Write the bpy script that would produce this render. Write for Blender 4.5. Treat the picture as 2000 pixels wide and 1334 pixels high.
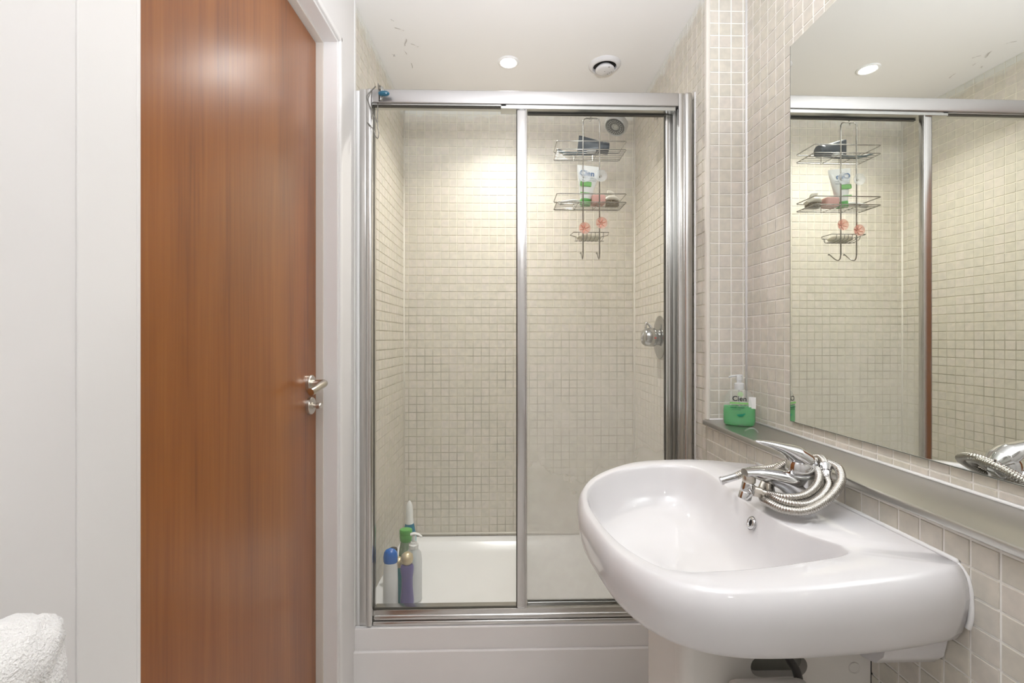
import bpy, bmesh, math, random
from mathutils import Vector, Matrix, noise
random.seed(7)
PI = math.pi
SC = bpy.context.scene
COL = SC.collection
for o in list(bpy.data.objects): bpy.data.objects.remove(o)

# ------------------------------------------------------------------ camera, world, light, exposure
CAM_Z = 1.2; YAW = math.radians(1.4); F = 900.0
cd = bpy.data.cameras.new('camera'); cam = bpy.data.objects.new('camera', cd); COL.objects.link(cam)
cam.location = (0, 0, CAM_Z); cam.rotation_euler = (PI/2, 0, -YAW)
cd.sensor_width = 36; cd.lens = 36*F/2000; cd.shift_y = -0.003; cd.clip_start = 0.02
SC.camera = cam
W = bpy.data.worlds.new('world'); SC.world = W; W.use_nodes = True
W.node_tree.nodes['Background'].inputs[0].default_value = (1, .97, .93, 1)
W.node_tree.nodes['Background'].inputs[1].default_value = 0.3
SC.view_settings.view_transform = 'Standard'; SC.view_settings.look = 'None'
SC.view_settings.gamma = 1; SC.view_settings.use_curve_mapping = False
SC.view_settings.exposure = 0.24
CEIL = 2.385
LIGHTS = [(.033, 1.975, 6.3, 126), (.16, 1.0, .3, 170), (.16, .05, .5, 170), (.20, -.75, 1.8, 170)]
def down_lamp(x, y, w, sp):
    l = bpy.data.lights.new('downlight_bulb', 'AREA'); l.shape = 'DISK'; l.size = .06; l.energy = w
    l.color = (1, .975, .94); l.spread = math.radians(sp)
    o = bpy.data.objects.new('downlight_bulb', l); COL.objects.link(o); o.location = (x, y, CEIL-.004)
    return o

# unseen fill lamp added near the camera, bounced off the ceiling for brightness
fl = bpy.data.lights.new('added_bounce_fill', 'AREA'); fl.shape = 'DISK'; fl.size = .25; fl.energy = 20; fl.color = (.94, .985, 1.06); fl.spread = math.radians(120)
flo = bpy.data.objects.new('added_bounce_fill', fl); COL.objects.link(flo); flo.location = (.10, .10, 1.62); flo.rotation_euler = (PI-.45, 0, 0)

# ------------------------------------------------------------------ materials
def mat(name, col=(.8, .8, .8), rough=.5, metal=0., **k):
    m = bpy.data.materials.new(name); m.use_nodes = True
    b = m.node_tree.nodes['Principled BSDF']
    b.inputs['Base Color'].default_value = (*col, 1); b.inputs['Roughness'].default_value = rough
    b.inputs['Metallic'].default_value = metal
    for a, v in k.items():
        b.inputs[a.replace('_', ' ')].default_value = v
    return m
def N(m, t, **k):
    n = m.node_tree.nodes.new(t)
    for a, v in k.items(): setattr(n, a, v)
    return n
def L(m, a, b): m.node_tree.links.new(a, b)
def bsdf(m): return m.node_tree.nodes['Principled BSDF']
def add_noise_bump(m, scale=40, strength=.1, dist=.001, detail=3, vec_scale=None):
    g = N(m, 'ShaderNodeNewGeometry'); t = N(m, 'ShaderNodeTexNoise'); t.inputs['Scale'].default_value = scale
    t.inputs['Detail'].default_value = detail
    src = g.outputs['Position']
    if vec_scale:
        mp = N(m, 'ShaderNodeMapping'); mp.inputs['Scale'].default_value = vec_scale
        L(m, src, mp.inputs[0]); src = mp.outputs[0]
    L(m, src, t.inputs['Vector'])
    b = N(m, 'ShaderNodeBump'); b.inputs['Strength'].default_value = strength; b.inputs['Distance'].default_value = dist
    L(m, t.outputs['Fac'], b.inputs['Height']); L(m, b.outputs[0], bsdf(m).inputs['Normal'])
    return t
def ramp(m, stops):
    r = N(m, 'ShaderNodeValToRGB'); cr = r.color_ramp
    while len(cr.elements) > 1: cr.elements.remove(cr.elements[-1])
    cr.elements[0].position = stops[0][0]; cr.elements[0].color = (*stops[0][1], 1)
    for p, c in stops[1:]:
        e = cr.elements.new(p); e.color = (*c, 1)
    return r
def vary(m, c1, c2, scale=5, lo=.35, hi=.65):
    g = N(m, 'ShaderNodeNewGeometry'); t = N(m, 'ShaderNodeTexNoise'); t.inputs['Scale'].default_value = scale
    L(m, g.outputs['Position'], t.inputs['Vector']); r = ramp(m, [(lo, c1), (hi, c2)])
    L(m, t.outputs['Fac'], r.inputs[0]); L(m, r.outputs[0], bsdf(m).inputs['Base Color'])

PAINT = mat('white_wall_paint', (.79, .767, .75), .55); vary(PAINT, (.785, .762, .745), (.80, .777, .76), 3)
CEILM = mat('white_ceiling_paint', (.88, .86, .84), .7); add_noise_bump(CEILM, 60, .08, .001)
GLOSSW = mat('white_gloss_woodwork', (.83, .81, .79), .3)
CREAMW = mat('cream_door_stop_paint', (.70, .645, .58), .35)
FLOORM = mat('pale_floor_vinyl', (.74, .71, .68), .5)
PANELM = mat('white_tray_panel', (.84, .81, .79), .4); vary(PANELM, (.83, .80, .78), (.85, .82, .80), 4)
CERAM = mat('white_ceramic', (.735, .72, .72), .08, Coat_Weight=.1, Coat_Roughness=.03)
CERAM_D = mat('white_ceramic_pedestal', (.78, .75, .70), .15)
ACRYL = mat('white_acrylic_tray', (.87, .865, .86), .22)
CHROME = mat('polished_chrome', (.66, .66, .665), .10, 1.)
NICKEL = mat('brushed_nickel', (.62, .58, .52), .28, 1.)
HOSEM = mat('steel_hose', (.44, .42, .385), .24, 1.)
STEEL = mat('brushed_steel', (.55, .54, .51), .33, 1.)
add_noise_bump(STEEL, 30, .15, .0005, 4, (60, 1.5, 60))
ALU = mat('satin_aluminium', (.62, .61, .595), .25, 1.)
ALUD = mat('dull_aluminium', (.42, .42, .40), .3, 1.)
WIRE = mat('chromed_wire', (.40, .385, .355), .2, 1.)
DARK = mat('dark_gap', (.015, .013, .012), .7)
SEALD = mat('dark_rubber_seal', (.05, .045, .035), .5)
SILI = mat('white_silicone', (.88, .87, .86), .3)
CREAMS = mat('cream_silicone', (.74, .70, .62), .4)
TRIM = mat('ivory_tile_trim', (.74, .69, .62), .35)
BLACKH = mat('black_rubber_hose', (.035, .035, .035), .4)
GREYI = mat('grey_recess', (.24, .24, .21), .6)
PAPER = mat('white_tissue', (.80, .77, .73), .9)
TOWEL = mat('white_terry', (.84, .82, .79), .95, Sheen_Weight=.6)
add_noise_bump(TOWEL, 420, .8, .004, 3)
def emis(name, col, s):
    m = mat(name); b = bsdf(m); b.inputs['Emission Color'].default_value = (*col, 1); b.inputs['Emission Strength'].default_value = s
    return m
LAMPM = emis('lit_lamp_face', (1, .97, .93), 100); LAMPM2 = emis('dim_lamp_face', (1, .97, .93), 25)

def tile_mat(name, grime=False):
    m = mat(name, rough=.5); b = bsdf(m)
    b.inputs['Coat Weight'].default_value = .08; b.inputs['Coat Roughness'].default_value = .16
    oi = N(m, 'ShaderNodeObjectInfo'); at = N(m, 'ShaderNodeAttribute'); at.attribute_name = 'tone'
    ad = N(m, 'ShaderNodeMath', operation='ADD'); fr = N(m, 'ShaderNodeMath', operation='FRACT')
    L(m, oi.outputs['Random'], ad.inputs[0]); L(m, at.outputs['Fac'], ad.inputs[1]); L(m, ad.outputs[0], fr.inputs[0])
    r = ramp(m, [(0, (.625, .59, .505)), (.25, (.655, .615, .54)), (.5, (.64, .605, .52)), (.75, (.67, .62, .555)), (1, (.645, .605, .535))])
    L(m, fr.outputs[0], r.inputs[0])
    g = N(m, 'ShaderNodeNewGeometry'); t = N(m, 'ShaderNodeTexNoise'); t.inputs['Scale'].default_value = 45; t.inputs['Detail'].default_value = 5
    L(m, g.outputs['Position'], t.inputs['Vector'])
    r2 = ramp(m, [(.3, (.90, .90, .90)), (.7, (1.06, 1.04, 1.02))]); L(m, t.outputs['Fac'], r2.inputs[0])
    mx = N(m, 'ShaderNodeMixRGB', blend_type='MULTIPLY'); mx.inputs[0].default_value = 1
    L(m, r.outputs[0], mx.inputs[1]); L(m, r2.outputs[0], mx.inputs[2])
    out = mx.outputs[0]
    if grime:   # old white filler smeared over the top row of tiles
        sp = N(m, 'ShaderNodeSeparateXYZ'); L(m, g.outputs['Position'], sp.inputs[0])
        t2 = N(m, 'ShaderNodeTexNoise'); t2.inputs['Scale'].default_value = 14; t2.inputs['Detail'].default_value = 4
        L(m, g.outputs['Position'], t2.inputs['Vector'])
        a = N(m, 'ShaderNodeMath', operation='MULTIPLY_ADD'); a.inputs[1].default_value = .10; L(m, t2.outputs['Fac'], a.inputs[0]); L(m, sp.outputs[2], a.inputs[2])
        mr = N(m, 'ShaderNodeMapRange'); mr.inputs['From Min'].default_value = 2.388; mr.inputs['From Max'].default_value = 2.41
        L(m, a.outputs[0], mr.inputs[0])
        m2 = N(m, 'ShaderNodeMixRGB'); m2.inputs[2].default_value = (.72, .71, .66, 1); L(m, mr.outputs[0], m2.inputs[0]); L(m, out, m2.inputs[1]); out = m2.outputs[0]
    L(m, out, b.inputs['Base Color'])
    bp = N(m, 'ShaderNodeBump'); bp.inputs['Strength'].default_value = .25; bp.inputs['Distance'].default_value = .0012
    t3 = N(m, 'ShaderNodeTexNoise'); t3.inputs['Scale'].default_value = 55; L(m, g.outputs['Position'], t3.inputs['Vector'])
    L(m, t3.outputs['Fac'], bp.inputs['Height']); L(m, bp.outputs[0], b.inputs['Normal'])
    return m
TILE = tile_mat('stone_mosaic_tile'); TILEB = tile_mat('stone_mosaic_tile_shower', True)
GROUT = mat('light_grout', (.93, .90, .85), .8)
def grime_grout():
    m = mat('stained_shower_grout', rough=.8)
    g = N(m, 'ShaderNodeNewGeometry'); sp = N(m, 'ShaderNodeSeparateXYZ'); L(m, g.outputs['Position'], sp.inputs[0])
    t = N(m, 'ShaderNodeTexNoise'); t.inputs['Scale'].default_value = 9; t.inputs['Detail'].default_value = 6; L(m, g.outputs['Position'], t.inputs['Vector'])
    # stains reach up to about chest height
    mr = N(m, 'ShaderNodeMapRange'); mr.inputs['From Min'].default_value = 1.75; mr.inputs['From Max'].default_value = 1.15; L(m, sp.outputs[2], mr.inputs[0])
    r = ramp(m, [(.40, (.66, .61, .50)), (.55, (.50, .465, .375)), (.72, (.40, .37, .30))]); L(m, t.outputs['Fac'], r.inputs[0])
    mx = N(m, 'ShaderNodeMixRGB'); mx.inputs[1].default_value = (.80, .76, .65, 1); L(m, mr.outputs[0], mx.inputs[0]); L(m, r.outputs[0], mx.inputs[2])
    L(m, mx.outputs[0], bsdf(m).inputs['Base Color'])
    return m
GROUTS = grime_grout()

def two_sided_fresnel(m, ior=1.22):
    f = N(m, 'ShaderNodeFresnel'); g = N(m, 'ShaderNodeNewGeometry'); mr = N(m, 'ShaderNodeMapRange')
    mr.inputs['To Min'].default_value = ior; mr.inputs['To Max'].default_value = 1/ior
    L(m, g.outputs['Backfacing'], mr.inputs[0]); L(m, mr.outputs[0], f.inputs[0]); return f
def glass_mat(name, tint, haze_lo, haze_hi, z0, z1):
    m = bpy.data.materials.new(name); m.use_nodes = True; nt = m.node_tree; nt.nodes.clear()
    out = N(m, 'ShaderNodeOutputMaterial'); tr = N(m, 'ShaderNodeBsdfTransparent'); tr.inputs[0].default_value = (*tint, 1)
    gl = N(m, 'ShaderNodeBsdfGlossy'); gl.inputs['Roughness'].default_value = .02
    lw = two_sided_fresnel(m)
    m1 = N(m, 'ShaderNodeMixShader'); L(m, lw.outputs[0], m1.inputs[0]); L(m, tr.outputs[0], m1.inputs[1]); L(m, gl.outputs[0], m1.inputs[2])
    df = N(m, 'ShaderNodeBsdfDiffuse'); df.inputs[0].default_value = (.86, .85, .82, 1)
    tl = N(m, 'ShaderNodeBsdfTranslucent'); tl.inputs[0].default_value = (.86, .85, .82, 1)
    m0 = N(m, 'ShaderNodeMixShader'); L(m, df.outputs[0], m0.inputs[1]); L(m, tl.outputs[0], m0.inputs[2])
    g = N(m, 'ShaderNodeNewGeometry'); sp = N(m, 'ShaderNodeSeparateXYZ'); L(m, g.outputs['Position'], sp.inputs[0])
    mr = N(m, 'ShaderNodeMapRange'); mr.inputs['From Min'].default_value = z1; mr.inputs['From Max'].default_value = z0
    mr.inputs['To Min'].default_value = haze_lo; mr.inputs['To Max'].default_value = haze_hi; L(m, sp.outputs[2], mr.inputs[0])
    t = N(m, 'ShaderNodeTexNoise'); t.inputs['Scale'].default_value = 6; t.inputs['Detail'].default_value = 6; L(m, g.outputs['Position'], t.inputs['Vector'])
    mu = N(m, 'ShaderNodeMath', operation='MULTIPLY'); L(m, mr.outputs[0], mu.inputs[0])
    r = ramp(m, [(.25, (.8, .8, .8)), (.75, (1.2, 1.2, 1.2))]); L(m, t.outputs['Fac'], r.inputs[0]); L(m, r.outputs[0], mu.inputs[1])
    m2 = N(m, 'ShaderNodeMixShader'); L(m, mu.outputs[0], m2.inputs[0]); L(m, m1.outputs[0], m2.inputs[1]); L(m, m0.outputs[0], m2.inputs[2])
    L(m, m2.outputs[0], out.inputs[0]); return m
GLASSL = glass_mat('limescaled_glass', (.985, .99, .98), .005, .07, .3, 1.2)
GLASSR = glass_mat('limescaled_foggy_glass', (.985, .99, .98), .005, .45, .35, 1.35)
def clearish(name, tint, white=.12, rough=.06):
    m = bpy.data.materials.new(name); m.use_nodes = True; m.node_tree.nodes.clear()
    out = N(m, 'ShaderNodeOutputMaterial'); tr = N(m, 'ShaderNodeBsdfTransparent'); tr.inputs[0].default_value = (*tint, 1)
    gl = N(m, 'ShaderNodeBsdfGlossy'); gl.inputs['Roughness'].default_value = rough
    fr = two_sided_fresnel(m); m1 = N(m, 'ShaderNodeMixShader'); L(m, fr.outputs[0], m1.inputs[0]); L(m, tr.outputs[0], m1.inputs[1]); L(m, gl.outputs[0], m1.inputs[2])
    df = N(m, 'ShaderNodeBsdfDiffuse'); df.inputs[0].default_value = (*tint, 1)
    m2 = N(m, 'ShaderNodeMixShader'); m2.inputs[0].default_value = white; L(m, m1.outputs[0], m2.inputs[1]); L(m, df.outputs[0], m2.inputs[2])
    L(m, m2.outputs[0], out.inputs[0]); return m
CLEARP = clearish('clear_plastic', (.97, .98, .97), .10)
CLEARW = clearish('cloudy_plastic', (.90, .91, .91), .55, .2)
CUPCLEAR = clearish('clear_suction_rubber', (.93, .95, .97), .30)
CUPPINK = clearish('pink_suction_rubber', (.95, .66, .58), .40)
GREENL = clearish('green_liquid', (.10, .62, .20), .50)
def wood():
    m = mat('walnut_veneer', rough=.30); b = bsdf(m); b.inputs['Coat Weight'].default_value = .45; b.inputs['Coat Roughness'].default_value = .26
    g = N(m, 'ShaderNodeNewGeometry')
    mp = N(m, 'ShaderNodeMapping'); mp.inputs['Scale'].default_value = (7, 7, .45); L(m, g.outputs['Position'], mp.inputs[0])
    t = N(m, 'ShaderNodeTexNoise'); t.inputs['Scale'].default_value = 1.6; t.inputs['Detail'].default_value = 5; t.inputs['Distortion'].default_value = .6
    L(m, mp.outputs[0], t.inputs['Vector'])
    mp2 = N(m, 'ShaderNodeMapping'); mp2.inputs['Scale'].default_value = (90, 90, 2.2); L(m, g.outputs['Position'], mp2.inputs[0])
    t2 = N(m, 'ShaderNodeTexNoise'); t2.inputs['Scale'].default_value = 1.5; t2.inputs['Detail'].default_value = 6; L(m, mp2.outputs[0], t2.inputs['Vector'])
    r = ramp(m, [(.30, (.15, .040, .005)), (.45, (.255, .076, .009)), (.58, (.30, .096, .013)), (.75, (.37, .135, .024))])
    mx = N(m, 'ShaderNodeMixRGB'); mx.inputs[0].default_value = .38; L(m, t.outputs['Fac'], mx.inputs[1]); L(m, t2.outputs['Fac'], mx.inputs[2])
    L(m, mx.outputs[0], r.inputs[0])
    # a few pin knots
    mp3 = N(m, 'ShaderNodeMapping'); mp3.inputs['Scale'].default_value = (4, 4, 1.6); L(m, g.outputs['Position'], mp3.inputs[0])
    v = N(m, 'ShaderNodeTexVoronoi'); v.inputs['Scale'].default_value = 1.6; L(m, mp3.outputs[0], v.inputs['Vector'])
    r3 = ramp(m, [(.02, (.45, .4, .38)), (.06, (1, 1, 1))]); L(m, v.outputs['Distance'], r3.inputs[0])
    m3 = N(m, 'ShaderNodeMixRGB', blend_type='MULTIPLY'); m3.inputs[0].default_value = .8; L(m, r.outputs[0], m3.inputs[1]); L(m, r3.outputs[0], m3.inputs[2])
    L(m, m3.outputs[0], b.inputs['Base Color'])
    bp = N(m, 'ShaderNodeBump'); bp.inputs['Strength'].default_value = .06; bp.inputs['Distance'].default_value = .001
    L(m, t2.outputs['Fac'], bp.inputs['Height']); L(m, bp.outputs[0], b.inputs['Normal'])
    return m
WOOD = wood()

# ------------------------------------------------------------------ mesh helpers (all shapes in world metres)
def BM(): return bmesh.new()
def merge(bm, tmp, M=None):
    if M is not None: bmesh.ops.transform(tmp, matrix=M, verts=tmp.verts)
    me = bpy.data.meshes.new('t'); tmp.to_mesh(me); tmp.free(); bm.from_mesh(me); bpy.data.meshes.remove(me)
def box(bm, x0, x1, y0, y1, z0, z1, bev=0., seg=2, M=None):
    t = bmesh.new(); bmesh.ops.create_cube(t, size=1)
    bmesh.ops.transform(t, matrix=Matrix.Translation(((x0+x1)/2, (y0+y1)/2, (z0+z1)/2)) @ Matrix.Diagonal((abs(x1-x0), abs(y1-y0), abs(z1-z0), 1)), verts=t.verts)
    if bev: bmesh.ops.bevel(t, geom=t.edges[:], offset=bev, segments=seg, profile=.5, affect='EDGES')
    merge(bm, t, M)
def frame_of(d, up=Vector((0, 0, 1))):
    d = d.normalized()
    if abs(d.dot(up)) > .98: up = Vector((0, 1, 0))
    a = d.cross(up).normalized(); b = a.cross(d).normalized()
    return a, b
def tube(bm, pts, r, n=10, closed=False, cap=True, flat=1., up=None):
    """sweep a (elliptic) section; r may be a number or a list"""
    pts = [Vector(p) for p in pts]; m = len(pts); rings = []
    pa = None
    for i, p in enumerate(pts):
        if closed: d = pts[(i+1) % m]-pts[i-1]
        else: d = pts[min(i+1, m-1)]-pts[max(i-1, 0)]
        d.normalize()
        if pa is None: a, b = frame_of(d, up or Vector((0, 0, 1)))
        else:
            a = pa-d*pa.dot(d)
            if a.length < 1e-6: a, _ = frame_of(d)
            a.normalize(); b = a.cross(d).normalized()
        pa = a
        rr = r[i] if isinstance(r, (list, tuple)) else r
        ra, rb = rr if isinstance(rr, (list, tuple)) else (rr, rr*flat)
        rings.append([bm.verts.new(p+a*ra*math.cos(2*PI*k/n)+b*rb*math.sin(2*PI*k/n)) for k in range(n)])
    for i in range(m if closed else m-1):
        A, B = rings[i], rings[(i+1) % m]
        for k in range(n): bm.faces.new((A[k], A[(k+1) % n], B[(k+1) % n], B[k])).smooth = True
    if cap and not closed:
        bm.faces.new(rings[0][::-1]); bm.faces.new(rings[-1])
def spline(pts, k=8, closed=False):
    P = [Vector(p) for p in pts]; out = []; m = len(P)
    rng = range(m) if closed else range(m-1)
    for i in rng:
        p0 = P[(i-1) % m] if closed or i > 0 else P[i]*2-P[i+1]
        p1 = P[i]; p2 = P[(i+1) % m]
        p3 = P[(i+2) % m] if closed or i+2 < m else P[i+1]*2-P[i]
        for j in range(k):
            t = j/k
            out.append(.5*((2*p1)+(p2-p0)*t+(2*p0-5*p1+4*p2-p3)*t*t+(3*p1-p0-3*p2+p3)*t**3))
    if not closed: out.append(P[-1])
    return out
def lathe(bm, prof, base, axis=(0, 0, 1), n=24, sx=1., sy=1., xdir=None, cap0=True, cap1=True):
    ax = Vector(axis).normalized(); base = Vector(base)
    if xdir is None: a, b = frame_of(ax)
    else: a = (Vector(xdir)-ax*Vector(xdir).dot(ax)).normalized(); b = ax.cross(a)
    rings = []
    for r, h in prof:
        rings.append([bm.verts.new(base+ax*h+a*r*sx*math.cos(2*PI*k/n)+b*r*sy*math.sin(2*PI*k/n)) for k in range(n)])
    for i in range(len(rings)-1):
        A, B = rings[i], rings[i+1]
        for k in range(n): bm.faces.new((A[k], A[(k+1) % n], B[(k+1) % n], B[k])).smooth = True
    if cap0: bm.faces.new(rings[0][::-1])
    if cap1: bm.faces.new(rings[-1])
def prism(bm, pts2, f, d0, d1):
    """extrude a closed 2-D outline; f(a,b,d)->world"""
    A = [bm.verts.new(f(a, b, d0)) for a, b in pts2]; B = [bm.verts.new(f(a, b, d1)) for a, b in pts2]; n = len(A)
    for k in range(n): bm.faces.new((A[k], A[(k+1) % n], B[(k+1) % n], B[k]))
    bm.faces.new(A[::-1]); bm.faces.new(B)
def obj(name, bm, m, parent=None, smooth=None, M=None, recalc=True):
    if M is not None: bmesh.ops.transform(bm, matrix=M, verts=bm.verts)
    if recalc: bmesh.ops.recalc_face_normals(bm, faces=bm.faces[:])
    if parent is not None:
        off = WLOC[parent.name]; bmesh.ops.translate(bm, vec=-off, verts=bm.verts)
    me = bpy.data.meshes.new(name)
    if smooth:
        for f_ in bm.faces: f_.smooth = True
        for e in bm.edges:
            if len(e.link_faces) == 2 and e.calc_face_angle(0) > math.radians(smooth): e.smooth = False
    bm.to_mesh(me); bm.free(); me.materials.append(m)
    o = bpy.data.objects.new(name, me); COL.objects.link(o)
    if parent is not None: o.parent = parent; WLOC[o.name] = off
    else: WLOC[o.name] = Vector((0, 0, 0))
    return o
WLOC = {}
def origin_to(o, loc):
    """move a top-level single-mesh object's origin without moving its shape (call before children)"""
    loc = Vector(loc); o.data.transform(Matrix.Translation(-loc)); o.location = loc; WLOC[o.name] = loc
def tag(o, label, cat, group=None, kind=None):
    o['label'] = label; o['category'] = cat
    if group: o['group'] = group
    if kind: o['kind'] = kind
    return o
def thing(name, label, cat, loc, group=None):
    o = bpy.data.objects.new(name, None); o.empty_display_size = .05; COL.objects.link(o); o.location = loc; WLOC[o.name] = Vector(loc)
    return tag(o, label, cat, group)
def struct(name, bm, m, label=None, **k):
    o = obj(name, bm, m, **k); o['kind'] = 'structure'
    if label: o['label'] = label
    return o

# frames of the two walls that run slightly out of square
PHI = math.atan(.02)
OL = Vector((-.501, 2.386, 0)); ML = Matrix(((-math.sin(PHI), math.cos(PHI), 0, OL.x), (-math.cos(PHI), -math.sin(PHI), 0, OL.y), (0, 0, 1, 0), (0, 0, 0, 1)))
PSI = math.atan(.008)
OR = Vector((.837, 1.5477, 0)); MR = Matrix(((math.sin(PSI), -math.cos(PSI), 0, OR.x), (-math.cos(PSI), -math.sin(PSI), 0, OR.y), (0, 0, 1, 0), (0, 0, 0, 1)))
# local axes: (distance towards camera, out into the room, up)

# ------------------------------------------------------------------ tiles
P_ = .0415; TZ0 = 1.1915
def pix(p):
    xc = p.x*math.cos(YAW)-p.y*math.sin(YAW); d = p.x*math.sin(YAW)+p.y*math.cos(YAW)
    if d < .05: return None
    return 1000+F*xc/d, 661-F*(p.z-CAM_Z)/d, d
def slab(bm, a0, a1, z0, z1, t=.0018, c=.0007, M=None, tone=None, lay=None):
    """one mosaic tile with chamfered face, local axes (a, out, z)"""
    vs = [(a0, 0, z0), (a1, 0, z0), (a1, 0, z1), (a0, 0, z1), (a0, t-c, z0), (a1, t-c, z0), (a1, t-c, z1), (a0, t-c, z1),
          (a0+c, t, z0+c), (a1-c, t, z0+c), (a1-c, t, z1-c), (a0+c, t, z1-c)]
    V = [bm.verts.new(M @ Vector(v) if M is not None else v) for v in vs]
    fs = []
    for i in range(4):
        j = (i+1) % 4
        fs.append(bm.faces.new((V[i], V[j], V[4+j], V[4+i]))); fs.append(bm.faces.new((V[4+i], V[4+j], V[8+j], V[8+i])))
    fs.append(bm.faces.new(V[8:12]))
    if lay is not None:
        for f_ in fs: f_[lay] = tone
G_ = .0036
tm = bmesh.new(); slab(tm, -(P_-G_)/2, (P_-G_)/2, -(P_-G_)/2, (P_-G_)/2)
bmesh.ops.recalc_face_normals(tm, faces=tm.faces[:])
def mk(m):
    me = bpy.data.meshes.new('tile'); 
    b = tm.copy(); b.to_mesh(me); b.free(); me.materials.append(m); return me
TMESH = {TILE.name: mk(TILE), TILEB.name: mk(TILEB)}
def tile_wall(wall, M, a0, a1, aj, z0, z1, m, skip=None, visible=None):
    """M: local (a, out, z) to world; aj: position of one vertical joint"""
    cells = []
    def cuts(lo, hi, j):
        k = math.ceil((lo-j)/P_-1e-6); c = [lo]
        x = j+k*P_
        while x < hi-1e-6:
            if x > lo+1e-6: c.append(x)
            x += P_
        c.append(hi); return c
    ca, cz = cuts(a0, a1, aj), cuts(z0, z1, TZ0)
    for i in range(len(ca)-1):
        for k in range(len(cz)-1):
            A0, A1, Z0, Z1 = ca[i], ca[i+1], cz[k], cz[k+1]
            if skip and skip((A0+A1)/2, (Z0+Z1)/2): continue
            if A1-A0 < .006 or Z1-Z0 < .006: continue
            full = (A1-A0 > P_-1e-4) and (Z1-Z0 > P_-1e-4)
            cp = M @ Vector(((A0+A1)/2, 0, (Z0+Z1)/2)); q = pix(cp); area = 0
            if q and 0 <= q[0] <= 2000 and 0 <= q[1] <= 1334:
                q1 = pix(M @ Vector((A0, 0, Z0))); q2 = pix(M @ Vector((A1, 0, Z1)))
                if q1 and q2: area = abs(q1[0]-q2[0])*abs((Z1-Z0)*F/q[2])
                if visible and not visible(q[0], q[1]): area *= .01
            cells.append((area, full, A0, A1, Z0, Z1))
    cells.sort(key=lambda c: -c[0])
    bm = bmesh.new(); lay = bm.faces.layers.float.new('tone'); nobj = 0; g = G_/2
    rot = Matrix(M).to_3x3().to_4x4()
    if rot.determinant() < 0: rot = rot @ Matrix.Diagonal((-1, 1, 1, 1))
    for area, full, A0, A1, Z0, Z1 in cells:
        if full and nobj < 295 and area > 8:
            o = bpy.data.objects.new('tile', TMESH[m.name]); COL.objects.link(o); o.parent = wall
            jit = Matrix.Rotation(random.uniform(-.006, .006), 4, 'X') @ Matrix.Rotation(random.uniform(-.006, .006), 4, 'Z')
            o.matrix_local = Matrix.Translation(M @ Vector(((A0+A1)/2, random.uniform(-.0003, .0003), (Z0+Z1)/2))) @ rot @ jit
            nobj += 1
        else: slab(bm, A0+g, A1-g, Z0+g, Z1-g, M=M, tone=random.random(), lay=lay)
    if bm.faces:
        o = obj('tile_field', bm, m, wall); o['kind'] = 'stuff'
    else: bm.free()

# ------------------------------------------------------------------ room shell
b = BM(); box(b, -1.2, 1.6, -1.4, 2.7, -.13, -.03); struct('floor', b, FLOORM)
b = BM(); box(b, -1.2, 1.6, -1.4, 2.7, CEIL, CEIL+.1); ceiling = struct('ceiling', b, CEILM)
b = BM(); box(b, -.75, 1.2, -1.25, -1.15, -.03, CEIL); struct('wall_front', b, PAINT)
b = BM(); box(b, -.60, .80, 2.386, 2.486, -.03, CEIL); wall_back = struct('wall_back', b, GROUTS, 'mosaic tiled wall at the back of the shower')
# left wall: tiled part inside the shower, painted part with the door opening
S_T = .752
b = BM(); box(b, -.1, S_T, -.1, 0, -.03, CEIL, M=ML); wall_sl = struct('wall_shower_left', b, GROUTS, 'mosaic tiled left wall of the shower')
D0, D1, DT = .925, 1.690, 2.130     # door leaf: near/far in wall coordinates and its top
b = BM()
box(b, S_T, D0-.014, -.1, .0035, -.03, CEIL, M=ML)
box(b, D0-.014, D1+.012, -.1, .0035, DT+.014, CEIL, M=ML)
box(b, D1+.012, 3.7, -.1, .0035, -.03, CEIL, M=ML)
box(b, D0-.1, D1+.1, -.2, -.13, -.03, CEIL, M=ML)  # unseen backing behind the door, added to stop light leaking through the gap
wall_left = struct('wall_left', b, PAINT, 'white painted wall around the wooden door')
# right side: upper wall with the mirror, boxed ledge wall below, return and shower wall
b = BM(); box(b, 0, 2.75, -.1, 0, .9, CEIL, M=MR); wall_r = struct('wall_right', b, GROUT, 'mosaic tiled wall behind the mirror')
b = BM(); box(b, .70, .9, 1.5525, 2.45, -.03, CEIL); wall_sr = struct('wall_shower_right', b, GROUTS, 'mosaic tiled right wall of the shower')
MRET = Matrix(((1, 0, 0, 0), (0, -1, 0, 1.5477), (0, 0, 1, 0), (0, 0, 0, 1)))
b = BM(); box(b, .7005, .84, 1.5477, 1.5520, .925, CEIL); wall_ret = struct('wall_return', b, GROUT, 'narrow mosaic tiled return wall beside the shower')
b = BM(); box(b, .70, .86, -1.2, 1.5477, -.03, .909); wall_led = struct('wall_ledge', b, GROUT, 'low boxed mosaic wall under the steel shelf')

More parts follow.
